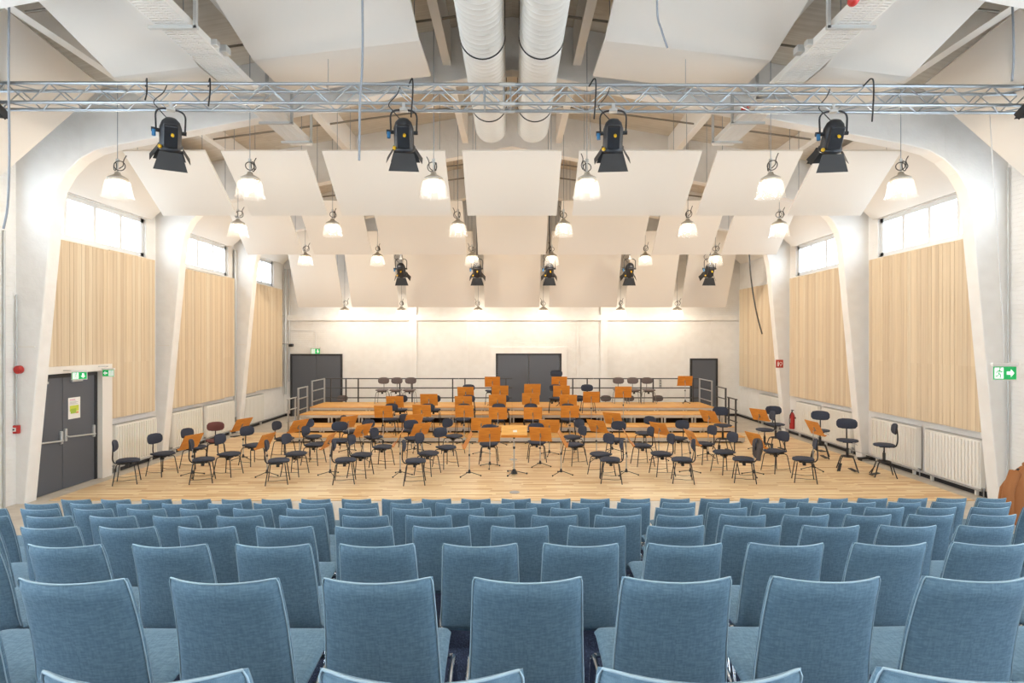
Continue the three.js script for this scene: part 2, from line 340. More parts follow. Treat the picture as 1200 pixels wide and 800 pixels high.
radiator(1, 15.9, 17.4, 'white ribbed radiator behind the high stool by the portal frame');
radiator(1, 17.65, 18.95, 'white ribbed radiator beside the fire extinguisher');
radiator(1, 20.2, 21.8, 'white ribbed radiator near the narrow single door');
for (const s of [-1, 1]) tag(mesh('heating_pipe', pipe([[s * (WX - 0.16), 0.13, -23.9], [s * (WX - 0.16), 0.13, s < 0 ? -13.5 : -11.45]], 0.018), m.steel), s < 0 ? 'thin steel heating pipe along the exit door wall foot' : 'thin steel heating pipe along the fire extinguisher wall foot', 'pipe');

// ------------------------------------------------------------------ ceiling acoustic panels
const spans = [[-1.03, 1.03], [1.39, 3.93], [4.25, 6.02], [6.35, 8.05]];
const rowName = ['row nearest the truss', 'middle row', 'low rear row'];
const colName = ['centre', 'inner', 'second', 'outermost'];
[[12.35, 6.95, 13.8, 5.92], [16.7, 6.95, 18.2, 5.66], [21.05, 6.9, 22.5, 4.3]].forEach(([Za, ha, Zb, hb], r) => {
  const L = Math.hypot(Zb - Za, ha - hb), phi = -Math.asin((ha - hb) / L);
  spans.forEach(([a, b], c) => (c ? [-1, 1] : [1]).forEach((s) => {
    const w = b - a, t = thing('acoustic_panel', `white tilted acoustic ceiling panel, ${colName[c]} column${c ? (s < 0 ? ' toward exit door wall' : ' toward extinguisher wall') : ''}, ${rowName[r]}`, 'ceiling panel', [c ? s * (a + b) / 2 : 0, (ha + hb) / 2, -(Za + Zb) / 2], 0, 'tilted acoustic panels');
    const p = mesh('board', rbox(w, 0.05, L, 0.006), m.panel, t); p.rotation.x = phi;
    
    for (const q of [-0.4, 0.4]) for (const k of [-0.35, 0.35]) {
      const y = -k * L * Math.sin(phi), z = k * L * Math.cos(phi);
      mesh('hanger_wire', bar([q * w, y, z], [q * w, roofY(t.position.x + q * w) - t.position.y, z], 0.006, 4), m.greyCable, t);
    }
  }));
});
// the bay in front of the truss: folded panels following the roof
const hF = (x) => 7.66 - 0.119 * Math.abs(x);
for (const s of [-1, 1]) {
  for (const dz of [0, 4.33, 8.66, 12.99]) [[1.39, 3.87], [4.68, 5.95]].forEach(([a, b], c) => {  // shifted copies are unseen panels added to bounce light onto the seats
    const t = thing('folded_ceiling_panel', `white folded ceiling panel ${c ? 'between cable tray and' : 'between round ducts and cable tray,'} ${s < 0 ? 'exit door' : 'extinguisher'} wall${c ? '' : ' side'}${dz ? ', added unseen over the seating' : ''}`, 'ceiling panel', [0, 0, 0], 0, 'folded ceiling panels');
    const A = s * a, B = s * b, z0 = -6.98 + dz, z1 = -8.93 + dz, z2 = -10.24 + dz, up = 0.05;
    const q = (x, dy, z) => [x, hF(x) + dy, z];
    mesh('board', hexa([q(A, 0.44, z0), q(B, 0.44, z0), q(B, 0, z1), q(A, 0, z1)], [q(A, 0.44 + up, z0), q(B, 0.44 + up, z0), q(B, up, z1), q(A, up, z1)]), m.panel, t);
    mesh('board', hexa([q(A, 0, z1), q(B, 0, z1), q(B, 0.05, z2), q(A, 0.05, z2)], [q(A, up, z1), q(B, up, z1), q(B, 0.05 + up, z2), q(A, 0.05 + up, z2)]), m.panel, t);
    for (const x of [A * 1.05, B * 0.97]) mesh('hanger_wire', bar([x, hF(x) + 0.04, z1], [x, roofY(x), z1], 0.006, 4), m.greyCable, t);
  });
  const sheet = (x0, y0, x1, y1, z0, z1) => { const n = V(y0 - y1, x0 - x1, 0).normalize().multiplyScalar(0.05), f = (x, y, z, k) => [s * (x + k * Math.abs(n.x)), y + k * Math.abs(n.y), -z]; return hexa([f(x0, y0, z0, 0), f(x1, y1, z0, 0), f(x1, y1, z1, 0), f(x0, y0, z1, 0)], [f(x0, y0, z0, -1).map((v, i) => i === 1 ? y0 + 0.05 : v), f(x1, y1, z0, 0).map((v, i) => i === 1 ? v + 0.05 : v), f(x1, y1, z1, 0).map((v, i) => i === 1 ? v + 0.05 : v), f(x0, y0, z1, -1).map((v, i) => i === 1 ? y0 + 0.05 : v)]); };
  tag(mesh('sloping_ceiling_panel', hexa([[s * 7.14, 7.68, -8.4], [s * 8.95, 6.1, -8.4], [s * 8.95, 5.86, -10.42], [s * 7.14, 7.44, -10.42]], [[s * 7.17, 7.725, -8.4], [s * 8.99, 6.14, -8.4], [s * 8.99, 5.9, -10.42], [s * 7.17, 7.485, -10.42]]), m.panel), s < 0 ? 'white sloping ceiling panel beside truss, exit door wall' : 'white sloping ceiling panel beside truss, extinguisher wall', 'ceiling panel', 'sloping edge panels');
  FR.slice(4).forEach((f, i) => tag(mesh('sloping_ceiling_panel', sheet(7.62, 7.4, 9.12, 6.07, f + 0.02, (FR[i + 5] ?? ZB) - 0.28), m.panel), ['first', 'second', 'third'][i] + ' white sloping ceiling panel over side windows past the truss, ' + (s < 0 ? 'exit door wall' : 'extinguisher wall'), 'ceiling panel', 'sloping edge panels'));
}

// ------------------------------------------------------------------ round ventilation ducts
for (const s of [-1, 1]) {
  const R = 0.33, x = s * 0.45, y = 7.66, z0 = 3.0, z1 = 13.0;
  const t = thing('ventilation_duct', s < 0 ? 'white spiral ventilation duct, twin on the exit door side' : 'white spiral ventilation duct, twin on the extinguisher side', 'duct', [x, y, 0], 0, 'twin ventilation ducts');
  const prof = [];
  for (let z = z0; z < z1 - 0.01; z += 0.13) { prof.push([R, z], [R, z + 0.105], [R + 0.012, z + 0.112], [R + 0.012, z + 0.123]); }
  prof.push([R, z1], [R * 0.92, z1 + 0.06], [0.001, z1 + 0.06]);
  const g = new THREE.LatheGeometry(prof.map(([r, q]) => new THREE.Vector2(r, q)), 40); g.rotateX(-Math.PI / 2);
  mesh('tube', g, m.duct, t);
  for (const Z of [6.3, 9.15, 11.75]) {
    const st = mesh('strap', new THREE.TorusGeometry(R + 0.01, 0.011, 6, 40), m.strap, t); st.position.z = -Z;
    mesh('hanger_rod', join([bar([R + 0.01, 0, -Z], [R + 0.01, roofY(0.45) - y - 0.08, -Z], 0.006, 5), bar([-R - 0.01, 0, -Z], [-R - 0.01, roofY(0.45) - y - 0.08, -Z], 0.006, 5)]), m.strap, t);
  }
}

// ------------------------------------------------------------------ wire cable trays
for (const s of [-1, 1]) {
  const x = s * 4.28, y = 6.99, w = 0.42, z0 = 4.0, z1 = 12.15;
  const t = thing('cable_tray', s < 0 ? 'white perforated cable tray on the exit door side' : 'white perforated cable tray on the extinguisher side', 'cable tray', [x, y, 0], 0, 'cable trays');
  const slats = [];
  for (let z = z0; z < z1; z += 0.055) slats.push(box(w, 0.006, 0.036, 0, 0, -z));
  mesh('perforated_base', join(slats), m.tray, t);
  mesh('side_rail', join([-1, -0.34, 0.34, 1].map((k) => span(k * w / 2 - 0.012, k * w / 2 + 0.012, -0.004, Math.abs(k) === 1 ? 0.09 : 0.006, -z1, -z0))), m.tray, t);
  mesh('cable_bundle', join([-0.1, 0.02, 0.12].map((q) => bar([q, 0.05, -z0], [q, 0.05, -z1], 0.03, 6))), m.whiteCable, t);
  for (const Z of [7.55, 9.75, 10.85, 11.9]) {
    const b = mesh('bracket', join([box(w + 0.2, 0.04, 0.05, 0, -0.025, -Z), span(-s * (w / 2 + 0.07) - 0.02, -s * (w / 2 + 0.07) + 0.02, -0.04, roofY(4.2 - w / 2) - y, -Z - 0.025, -Z + 0.025)]), m.zinc, t);
  }
  mesh('junction_box', rbox(0.12, 0.1, 0.14, 0.01, -s * 0.26, 0.08, -8.35), m.zinc, t); mesh('junction_box', rbox(0.1, 0.08, 0.1, 0.01, -s * 0.25, 0.05, -8.1), m.zinc, t);
}
for (const [Z, lab] of [[7.0, 'small red alarm sounder on cable tray in front of truss'], [10.25, 'small red alarm sounder on cable tray past the truss']]) {
  const o = tag(mesh('alarm_sounder', new THREE.LatheGeometry([[0, 0], [0.055, 0], [0.06, 0.03], [0.05, 0.09], [0, 0.1]].map((p) => new THREE.Vector2(...p)), 14), m.red), lab, 'alarm');
  o.position.set(3.98, 6.97, -Z); o.rotation.x = Math.PI / 2;
}

// ------------------------------------------------------------------ lighting truss
{
  const yt = 6.89, yb = 6.6, zf = -9.0, zr = -9.29, X = 8.3;
  const t = thing('lighting_truss', 'silver aluminium box truss spanning the hall', 'truss', [0, 0, -0.05], 0.008);
  for (const [y, z] of [[yt, zf], [yt, zr], [yb, zf], [yb, zr]]) mesh('chord', bar([-X, y, z], [X, y, z], 0.026, 10), m.alu, t);
  const p = 0.65, faces = [[[yt, zf], [yb, zf]], [[yt, zr], [yb, zr]], [[yt, zf], [yt, zr]], [[yb, zf], [yb, zr]]];
  const down = new THREE.CylinderGeometry(0.0095, 0.0095, 1, 6);
  for (const [[y0, z0], [y1, z1]] of faces) for (let x = -X + 0.1, k = 0; x < X - 0.3; x += p / 2, k++) {
    const a = V(x + (k % 2 ? 0.02 : 0), k % 2 ? y1 : y0, k % 2 ? z1 : z0), b = V(x + p / 2, k % 2 ? y0 : y1, k % 2 ? z0 : z1), d = b.clone().sub(a);
    const o = mesh('brace', down, m.alu, t); o.scale.y = d.length(); o.position.copy(a).add(b).multiplyScalar(0.5); o.quaternion.setFromUnitVectors(V(0, 1, 0), d.normalize());
  }
  for (const x of [-0.35, -0.05, 0.05]) mesh('end_frame', join([bar([x, yb, zf], [x, yt, zf], 0.012), bar([x, yb, zr], [x, yt, zr], 0.012), bar([x, yt, zf], [x, yt, zr], 0.012), bar([x, yb, zf], [x, yb, zr], 0.012)]), m.alu, t);
  mesh('coupler', join([yt, yb].flatMap((y) => [zf, zr].map((z) => bar([-0.12, y, z], [0.12, y, z], 0.033, 10)))), m.zinc, t);
  for (const x of [-8.1, -2.75, 2.75, 8.1]) mesh('suspension', join([bar([x, yt, (zf + zr) / 2], [x, roofY(x) - 0.02, (zf + zr) / 2], 0.006, 5), bar([x, yt, zf], [x, yt, zr], 0.012)]), m.steel, t);
}

// ------------------------------------------------------------------ pendant lamps
const lampProto = (() => {
  const t = new THREE.Group(); t.name = 'pendant_lamp';
  const prof = [[0.12, 0.305], [0.165, 0.3], [0.195, 0.275], [0.215, 0.2], [0.236, 0.08], [0.243, 0.02], [0.262, 0.0]].map((p) => new THREE.Vector2(...p));
  const sh = new THREE.LatheGeometry(prof, 48), q = sh.attributes.position;
  for (let i = 0; i < q.count; i++) { const a = Math.floor(i / prof.length), k = a % 2 ? 1.012 : 1; q.setX(i, q.getX(i) * k); q.setZ(i, q.getZ(i) * k); }
  sh.computeVertexNormals();
  mesh('lamp_shade', sh, m.shade, t);
  mesh('cap', new THREE.LatheGeometry([[0.001, 0.45], [0.045, 0.45], [0.055, 0.41], [0.1, 0.385], [0.165, 0.345], [0.17, 0.3], [0.12, 0.3]].map((p) => new THREE.Vector2(...p)), 24), m.cap, t);
  mesh('bulb', new THREE.SphereGeometry(0.075, 16, 12).scale(1, 1.3, 1).translate(0, 0.2, 0), m.bulb, t);
  mesh('suspension_bracket', join([bar([0, 0.45, 0], [0, 0.68, 0], 0.014), box(0.05, 0.06, 0.03, 0, 0.66, 0)]), m.zinc, t);
  mesh('coiled_cable', join([new THREE.TorusGeometry(0.085, 0.009, 5, 20).rotateY(0.4).translate(0.05, 0.56, 0.02), new THREE.TorusGeometry(0.07, 0.009, 5, 20).rotateY(-0.7).translate(-0.03, 0.55, 0.02), tube([[0.06, 0.5, 0.05], [0.12, 0.56, 0.03], [0.11, 0.66, 0], [0.16, 0.75, 0]], 0.009, 10, 5)]), m.cable, t);
  return t;
})();
const lampRows = [
  [10.6, 5.55, [-7.0, -4.65, -1.39, 1.33, 4.59, 6.9], 'in the lamp row just past the truss'],
  [15.15, 5.66, [-6.95, -4.55, -1.37, 1.31, 4.46, 6.78], 'in the second lamp row past the truss'],
  [19.5, 5.47, [-6.75, -4.39, -1.31, 1.3, 4.35, 6.64], 'in the third lamp row, before the low panels'],
  [22.85, 3.9, [-6.4, -4.23, -1.29, 1.2, 4.15, 6.32], 'in the lowest lamp row at the end wall'],
  [4.1, 5.6, [-7.0, -4.6, -1.4, 1.4, 4.6, 7.0], 'added out of view above the seating'],  // this and the following rows: unseen lamps added to brighten the seats
  [-0.4, 5.6, [-7.0, -4.6, -1.4, 1.4, 4.6, 7.0], 'added out of view over the rear seats'],
  [-5.0, 5.6, [-7.0, -4.6, -1.4, 1.4, 4.6, 7.0], 'added out of view at the back of the seating'],
];
lampRows.forEach(([Z, y, xs, where], r) => xs.forEach((x, i) => {
  const t = copy(lampProto, `lit clear ribbed bell pendant lamp ${where}`, [x, y, -Z], i * 1.3, 'bell pendant lamps');
  t.userData.category = 'lamp';
  mesh('suspension_wire', bar([0, 0.68, 0], [0, roofY(x) - y, 0], 0.006, 5), m.greyCable, t);
  const l = new THREE.PointLight(LAMP_COLOR, LAMP_POWER, 0, 2); l.position.set(0, 0.2, 0); l.castShadow = true; l.shadow.radius = 4; l.name = 'lamp_light'; t.add(l);
}));

// ------------------------------------------------------------------ stage spotlights
const spotProto = (big) => {
  const t = new THREE.Group(); t.name = 'stage_spotlight';
  // local: hangs from the origin, body tilts about x
  const tiltUp = new THREE.Group();
  const R = 0.15, A = new THREE.Euler(big ? 0.62 : 0.75, 0, 0);
  const put = (g) => { g.applyMatrix4(new THREE.Matrix4().makeRotationFromEuler(A)); return g.translate(0, -0.4, 0); };
  // body axis along -y before the tilt; the tilt swings the front away from the audience
  mesh('body', put(join([new THREE.LatheGeometry([[0.001, 0.21], [0.07, 0.2], [0.12, 0.15], [R, 0.06], [R, -0.2], [R + 0.02, -0.21], [R + 0.02, -0.26], [R - 0.02, -0.26], [R - 0.03, -0.2], [0.001, -0.19]].map((p) => new THREE.Vector2(...p)), 20), rbox(0.2, 0.34, 0.1, 0.02, 0, -0.02, 0.13)])), m.blackMetal, t);
  mesh('yoke', join([pipe([[-0.19, -0.4, 0], [-0.2, -0.12, 0], [-0.12, -0.06, 0], [0.12, -0.06, 0], [0.2, -0.12, 0], [0.19, -0.4, 0]], 0.014, 0.08), bar([-0.21, -0.4, 0], [-0.14, -0.4, 0], 0.03), bar([0.21, -0.4, 0], [0.14, -0.4, 0], 0.03)]), m.blackMetal, t);
  mesh('hook_clamp', join([rbox(0.05, 0.1, 0.06, 0.01, 0, 0.0, 0), rbox(0.12, 0.05, 0.1, 0.012, 0, -0.06, 0)]), m.zinc, t);
  const flap = (w0, w1, L) => hexa([[-w0, 0, 0], [w0, 0, 0], [w1, -L, 0], [-w1, -L, 0]], [[-w0, 0, 0.006], [w0, 0, 0.006], [w1, -L, 0.006], [-w1, -L, 0.006]]);
  for (let k = 0; k < 4; k++) {
    const g = k % 2 ? flap(0.1, 0.13, 0.2) : flap(0.15, 0.23, 0.27);
    g.rotateX(-(k === 2 ? 0.15 : k % 2 ? 0.55 : 0.5)); g.translate(0, -0.26, 0.165); g.rotateY(k * Math.PI / 2);
    mesh('barn_door', put(g), m.black, t);
  }
  mesh('focus_knob', put(new THREE.CylinderGeometry(0.022, 0.022, 0.05, 10).rotateX(Math.PI / 2).translate(0.02, 0.02, 0.2)), m.yellow, t);
  mesh('lens_knob', put(new THREE.SphereGeometry(0.03, 10, 8).translate(-0.14, -0.2, 0.12)), m.yellow, t);
  mesh('tilt_knob', join([new THREE.CylinderGeometry(0.035, 0.035, 0.05, 10).rotateZ(Math.PI / 2).translate(-0.23, -0.4, 0)]), m.blackMetal, t);
  mesh('plug', join([bar([-0.22, -0.41, 0.02], [-0.22, -0.5, 0.03], 0.028, 10)]), m.blue, t);
  mesh('power_cable', tube([[-0.05, -0.22, 0.05], [-0.16, -0.1, 0.06], [-0.22, 0.0, 0.04], [-0.1, 0.16, 0.02], [-0.05, 0.28, 0.02]], 0.008, 16, 5), m.black, t);
  mesh('lens', put(new THREE.CylinderGeometry(0.125, 0.125, 0.01, 20).translate(0, -0.2, 0)), m.steel, t);
  return t;
};
{
  const p = spotProto(true);
  [[207, 'black stage spotlight on truss nearest the exit door wall'], [477, 'black stage spotlight on truss beside the round ducts, exit door side'], [721, 'black stage spotlight on truss beside the round ducts, extinguisher side'], [979, 'black stage spotlight on truss nearest the extinguisher wall']].forEach(([px, lab], i) => {
    const t = copy(p, lab, [wx(px - 3, 9.1), 6.56, -9.05 - 0.008 * wx(px, 9.1)], [0.55, 0.12, -0.1, -0.15][i], 'truss spotlights'); t.userData.category = 'spotlight';
  });
  for (const s of [-1, 1]) { const t = copy(p, s < 0 ? 'black spotlight above the truss end by the exit door wall' : 'black spotlight above the truss end by the extinguisher wall', [s * 7.78, 7.14, -8.7], s * -0.4, 'truss spotlights'); t.userData.category = 'spotlight'; mesh('drop_pole', bar([0, 0.02, 0], [0, roofY(7.78) - 7.14, 0], 0.02, 8), m.leg, t); }
  const r = spotProto(false);
  [470, 559, 644, 738, 832].forEach((px) => { const t = copy(r, 'small black spotlight hanging before the low panel row', [wx(px, 20.4), wy(301, 20.4) , -20.4], 0, 'rear spotlights'); t.userData.category = 'spotlight'; const up = roofY(t.position.x) - t.position.y - 0.02; mesh('drop_pole', bar([0, 0.02, 0], [0, up, 0], 0.02, 8), m.leg, t); });
}
// cables
const cableThing = (pts, r, mat, label, n = 30) => tag(mesh('hanging_cable', tube(pts, r, n, 5), mat), label, 'cable');
cableThing([[wx(424, 7.6), 8.2, -7.6], [wx(425, 7.6), wy(60, 7.6), -7.6], [wx(422, 7.6), wy(120, 7.6), -7.6], [wx(421, 7.6), wy(188, 7.6), -7.6]], 0.016, m.greyCable, 'loose grey cable hanging down in front of the truss');
cableThing([[wx(772, 7.6), 8.2, -7.6], [wx(770, 7.6), wy(10, 7.6), -7.6], [wx(775, 7.6), wy(35, 7.6), -7.6], [wx(782, 7.6), wy(56, 7.6), -7.6]], 0.014, m.greyCable, 'short loose grey cable hanging below the ceiling panel');
cableThing([[wx(11, 7.6), 7.5, -7.6], [wx(10, 7.6), wy(80, 7.6), -7.6], [wx(11, 7.6), wy(180, 7.6), -7.6], [wx(9, 7.6), wy(240, 7.6), -7.6], [wx(4, 7.6), wy(268, 7.6), -7.6]], 0.014, m.greyCable, 'long grey cable hanging beside the exit door wall');
cableThing([[wx(1186, 7.9), 7.6, -7.9], [wx(1188, 7.9), wy(60, 7.9), -7.9], [wx(1186, 7.9), wy(95, 7.9), -7.9]], 0.014, m.greyCable, 'grey cable hanging to the truss end');
for (const [px, y0, where] of [[246, 125, 'between the first two spotlights from the exit door wall'], [483, 138, 'at the spotlight beside the ducts, exit door side'], [697, 140, 'at the spotlight beside the ducts, extinguisher side'], [1022, 143, 'past the spotlight nearest the extinguisher wall'], [172, 118, 'before the spotlight nearest the exit door wall']]) cableThing([[wx(px - 6, 8.95), wy(98, 8.95), -9.05], [wx(px, 8.95), wy(92, 8.95), -8.95], [wx(px + 1, 8.95), wy(108, 8.95), -8.93], [wx(px - 1, 8.95), wy(y0, 8.95), -8.93]], 0.012, m.black, 'black cable draped over truss ' + where);
cableThing([[wx(876, 19.2), 7.47, -19.2], [wx(878, 19.2), wy(298, 19.2), -19.2], [wx(882, 19.2), wy(330, 19.2), -19.3], [wx(890, 19.2), wy(365, 19.2), -19.45], [wx(899, 19.2), wy(391, 19.2), -19.6]], 0.025, m.cable, 'dark cable looping down to the rear portal frame');

// ------------------------------------------------------------------ orchestra platforms
const TIERS = [[17.59, 18.41, 0.185], [18.41, 19.27, 0.37], [19.27, 20.25, 0.64], [20.25, 21.9, 0.783]];
const tierWord = ['lowest', 'second', 'third', 'top'];
TIERS.forEach(([z0, z1, h], i) => {
  const w = 0.98, D = z1 - z0;
  const lower = 0;
  const t0 = new THREE.Group(); t0.name = 'stage_platform';
  mesh('top', muv(rbox(w - 0.004, 0.03, D - 0.004, 0.004, 0, h - 0.015, 0)), m.platform, t0);
  const fh = i < 2 ? 0.11 : 0.085;
  mesh('edge_frame', join([box(w - 0.01, fh, 0.03, 0, h - 0.03 - fh / 2, D / 2 - 0.017), box(w - 0.01, fh, 0.03, 0, h - 0.03 - fh / 2, -D / 2 + 0.017), box(0.03, fh, D - 0.064, -w / 2 + 0.02, h - 0.03 - fh / 2, 0), box(0.03, fh, D - 0.064, w / 2 - 0.02, h - 0.03 - fh / 2, 0)]), m.fascia, t0);
  for (const a of [-1, 1]) for (const b of [-1, 1]) mesh('leg', box(0.05, h - 0.03 - fh, 0.05, a * (w / 2 - 0.05), (h - 0.03 - fh) / 2, b * (D / 2 - 0.07)), m.platformLeg, t0);
  if (i !== 2) mesh('gap_shade', box(w, h - 0.03 - fh, 0.01, 0, (h - 0.03 - fh) / 2, D / 2 - 0.11), m.gap_shade, t0);  // added dark sheet that paints the shade in the gap under the tier
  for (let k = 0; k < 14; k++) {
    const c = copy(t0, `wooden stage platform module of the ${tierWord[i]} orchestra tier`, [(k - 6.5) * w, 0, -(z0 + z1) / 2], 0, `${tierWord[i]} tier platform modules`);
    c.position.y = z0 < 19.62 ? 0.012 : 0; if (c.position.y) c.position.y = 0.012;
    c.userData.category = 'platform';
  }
});
const levelAt = (Z) => { for (const [a, b, h] of TIERS) if (Z > a && Z < b) return h + (a < 19.62 ? 0.012 : 0); return Z < 19.62 ? 0.012 : 0; };

// guard railings
function railing(len, mat, label, pos, turn, inset = 0.24, group = 'platform guard railings') {
  const t = thing('guard_railing', label, 'railing', pos, turn, group);
  for (const y of [0.16, 0.52, 0.86]) mesh('rail', bar([-len / 2, y, 0], [len / 2, y, 0], 0.02, 8), mat, t);
  for (const s of [-1, 1]) mesh('post', box(0.045, 0.88, 0.045, s * (len / 2 - inset), 0.44, 0), mat, t);
  return t;
}
[[-6.84, -5.85, 'narrow rear guard railing before the corner double door'], [-5.84, -3.88, 'rear guard railing behind the grey chairs near the pilaster'], [-3.87, -1.95, 'rear guard railing between pilaster and wide double door'], [-1.94, 0.0, 'rear guard railing ending at the wide double door'], [2.0, 2.97, 'narrow rear guard railing right beside the wide double door'], [2.98, 4.93, 'rear guard railing behind the grey chairs, away from the wide door'], [4.94, 6.84, 'rear guard railing ending at the narrow single door']].forEach(([a, b, lab]) => railing(b - a, m.rail, lab, [(a + b) / 2, 0.783, -21.84], 0, b - a < 1.2 ? 0.22 : 0.22));
for (const s of [-1, 1]) {
  const side = s < 0 ? 'corner double door' : 'narrow single door', mt = s < 0 ? m.steel : m.rail;
  railing(1.4, m.steel, `steel side railing of the top tier, ${side} side`, [s * 6.83, 0.783, -21.08], Math.PI / 2, 0.03);
  railing(0.95, mt, `side railing of the third tier, ${side} side`, [s * 6.91, 0.62, -19.74], Math.PI / 2, 0.05);
  railing(0.8, s < 0 ? m.steel : m.rail, `low side railing of the second tier, ${side} side`, [s * 6.93, 0.35, -18.8], Math.PI / 2, 0.1);
  // outer posts reach the floor
  for (const [x, h, z] of [[6.91, 0.62, 19.74], [6.93, 0.35, 18.8]]) { const t = scene.children[scene.children.length - (x === 6.91 ? 2 : 1)]; }
}
scene.children.filter((o) => o.name.startsWith('guard_railing') && Math.abs(o.position.x) > 6.9).forEach((o) => { const L = Math.abs(o.position.y - 0.62) < 0.01 ? 0.95 : 0.8, inset = L > 0.9 ? 0.05 : 0.1; o.children.filter((c) => c.name === 'post').forEach((c, i) => { c.geometry = box(0.045, 0.86 + o.position.y, 0.045, (i ? 1 : -1) * (L / 2 - inset), (0.86 - o.position.y) / 2, 0); }); });

// ------------------------------------------------------------------ orchestra chairs
function chairProto(fab, backMat, legMat, legs = true) {
  const t = new THREE.Group(); t.name = 'orchestra_chair';
  const seat = warp(pad(0.45, 0.06, 0.43, 3.6), (v) => { v.y += 0.03 * Math.abs(v.x / 0.22) ** 2 * 0.4 - 0.012 * Math.max(0, v.z / 0.2) ** 2; });
  mesh('seat', muv(seat).translate(0, 0.475, 0.02), fab, t);
  const back = warp(pad(0.41, 0.235, 0.045, 3.2), (v) => { v.z += 0.9 * v.x * v.x - 0.12 * v.y; });
  mesh('backrest', muv(back).translate(0, 0.8, -0.235), backMat, t);
  mesh('back_stem', tube([[0, 0.42, -0.02], [0, 0.425, -0.2], [0, 0.5, -0.255], [0, 0.64, -0.255], [0, 0.8, -0.25]], 0.014, 12, 6), legMat, t);
  mesh('seat_mechanism', join([box(0.2, 0.03, 0.26, 0, 0.425, -0.02), bar([-0.16, 0.42, 0.05], [0.16, 0.42, 0.05], 0.014), box(0.06, 0.08, 0.06, 0, 0.38, 0)]), m.black, t);
  for (const a of [-1, 1]) for (const b of [-1, 1]) mesh('leg', pipe([[a * 0.03, 0.415, b * 0.14], [a * 0.18, 0.415, b * 0.16], [a * 0.225, 0.0, b * 0.22]], 0.011, 0.05), legMat, t);
  for (const a of [-1, 1]) mesh('stretcher', tube([[a * 0.218, 0.1, -0.205], [a * 0.19, 0.085, -0.05], [a * 0.19, 0.095, 0.08], [a * 0.218, 0.1, 0.205]], 0.005, 8, 5), legMat, t);
  return t;
}
const SEAT = 0.5;
const chairBlack = chairProto(m.chairBlack, m.chairBlack, m.leg), chairRed = chairProto(m.chairRed, m.chairRed, m.leg), chairGrey = chairProto(m.chairGrey, m.chairGrey, m.greyLeg);
function facing(sx, bx, Z) {           // turn of a chair whose backrest shows at column bx and seat at sx
  let th = 0;
  for (let i = 0; i < 12; i++) { const c = Math.cos(th), off = (sx - bx) - (sx - 600) * 0.25 * c / Z * 1.0; th = Math.asin(Math.max(-0.99, Math.min(0.99, off * Z / F / 0.26))) * 0.5 + th * 0.5; }
  return th;
}
const sideOf = (x) => (x < -0.6 ? 'exit door' : x > 0.6 ? 'fire extinguisher' : '');
const floorChairs = [[148.8, 538.7, 132], [190, 530.6, 179], [228, 523, 217], [237.5, 537.5, 220.5], [267.5, 531, 255], [296, 520.6, 287.5], [332.5, 513, 322], [325.6, 538.7, 311], [345.6, 530.6, 333], [365.6, 510.6, 358.7], [367.5, 520, 353], [398, 515, 398], [411, 504.5, 398], [422.5, 532, 408.7], [403.7, 538, 391], [447.5, 522.5, 436], [437, 511, 430], [480, 503, 471], [484, 512.5, 480.6], [501, 530, 489], [486, 539, 478.7], [531, 510, 522.5], [522, 523, 514], [573, 519, 574], [629, 517, 628], [672, 511, 681], [674, 520, 685], [722, 514, 726], [705, 531, 716], [716, 537.5, 730.6], [755.6, 506.5, 763], [753, 521, 765], [795, 512.5, 801], [776, 530.6, 791], [800, 537.5, 807], [826, 519, 837], [849.4, 528.7, 861], [872, 537, 885], [909, 527.5, 920], [942.5, 537, 959]];
const ord = ['first', 'second', 'third', 'fourth', 'fifth'];
const rowOf = (Z) => (Z < 12.95 ? 0 : Z < 14.05 ? 1 : Z < 15.2 ? 2 : Z < 16.1 ? 3 : 4);
for (const [sx, sy, bx] of floorChairs) {
  const Z = F * (EYE - SEAT) / (sy - 400), x = wx(sx, Z), sd = sideOf(x), r = rowOf(Z);
  copy(chairBlack, `charcoal orchestra chair on the parquet, ${ord[r]} row from the blue seats, ${sd ? sd + ' side' : 'behind the conductor stand'}`, [x, 0.012, -Z], sy > 535 ? Math.sign(bx - sx) * -(Math.PI / 2 + 0.7 * Math.atan2(Math.abs(x), Z)) : facing(sx, bx, Z), 'charcoal orchestra chairs').userData.category = 'chair';
}
{ const Z = F * 2.5 / 115; copy(chairRed, 'maroon orchestra chair in front of a radiator', [wx(253, Z), 0.012, -Z], 0.5, 'charcoal orchestra chairs').userData.category = 'chair'; }
const tierChairs = [[17.93, [457, 500, 542.6, 584, 622.7, 665.6], 'lowest'], [18.78, [469, 508, 549, 589, 622, 671], 'second'], [19.72, [549, 651, 689], 'third'], [21.15, [576], 'top']];
for (const [Z, xs, w] of tierChairs) for (const px of xs) copy(chairBlack, `charcoal orchestra chair standing on the ${w} platform tier`, [wx(px, Z), levelAt(Z), -Z], (rnd() - 0.5) * 0.16, 'charcoal chairs on the tiers').userData.category = 'chair';
for (const [px, s] of [[448, 0], [464, 0], [480, 0], [726, 1], [743, 1], [760, 1]]) copy(chairGrey, s ? 'brown-grey chair in the top tier trio between wide door and narrow door' : 'brown-grey chair in the top tier trio beside the corner double door', [wx(px, 21.42), 0.783, -21.42], (rnd() - 0.5) * 0.1, s ? 'grey chair trio on the single door side' : 'grey chair trio on the corner door side').userData.category = 'chair';
for (const px of [400, 711, 738.5, 773]) copy(chairGrey, 'brown-grey chair on the floor behind the top platform tier', [wx(px, 22.9), 0, -22.9], (rnd() - 0.5) * 0.3, 'chairs behind the platforms').userData.category = 'chair';
copy(chairBlack, 'charcoal chair on the floor behind the top tier, beside the wide double door', [wx(679.5, 22.9), 0, -22.9], 0.1).userData.category = 'chair';

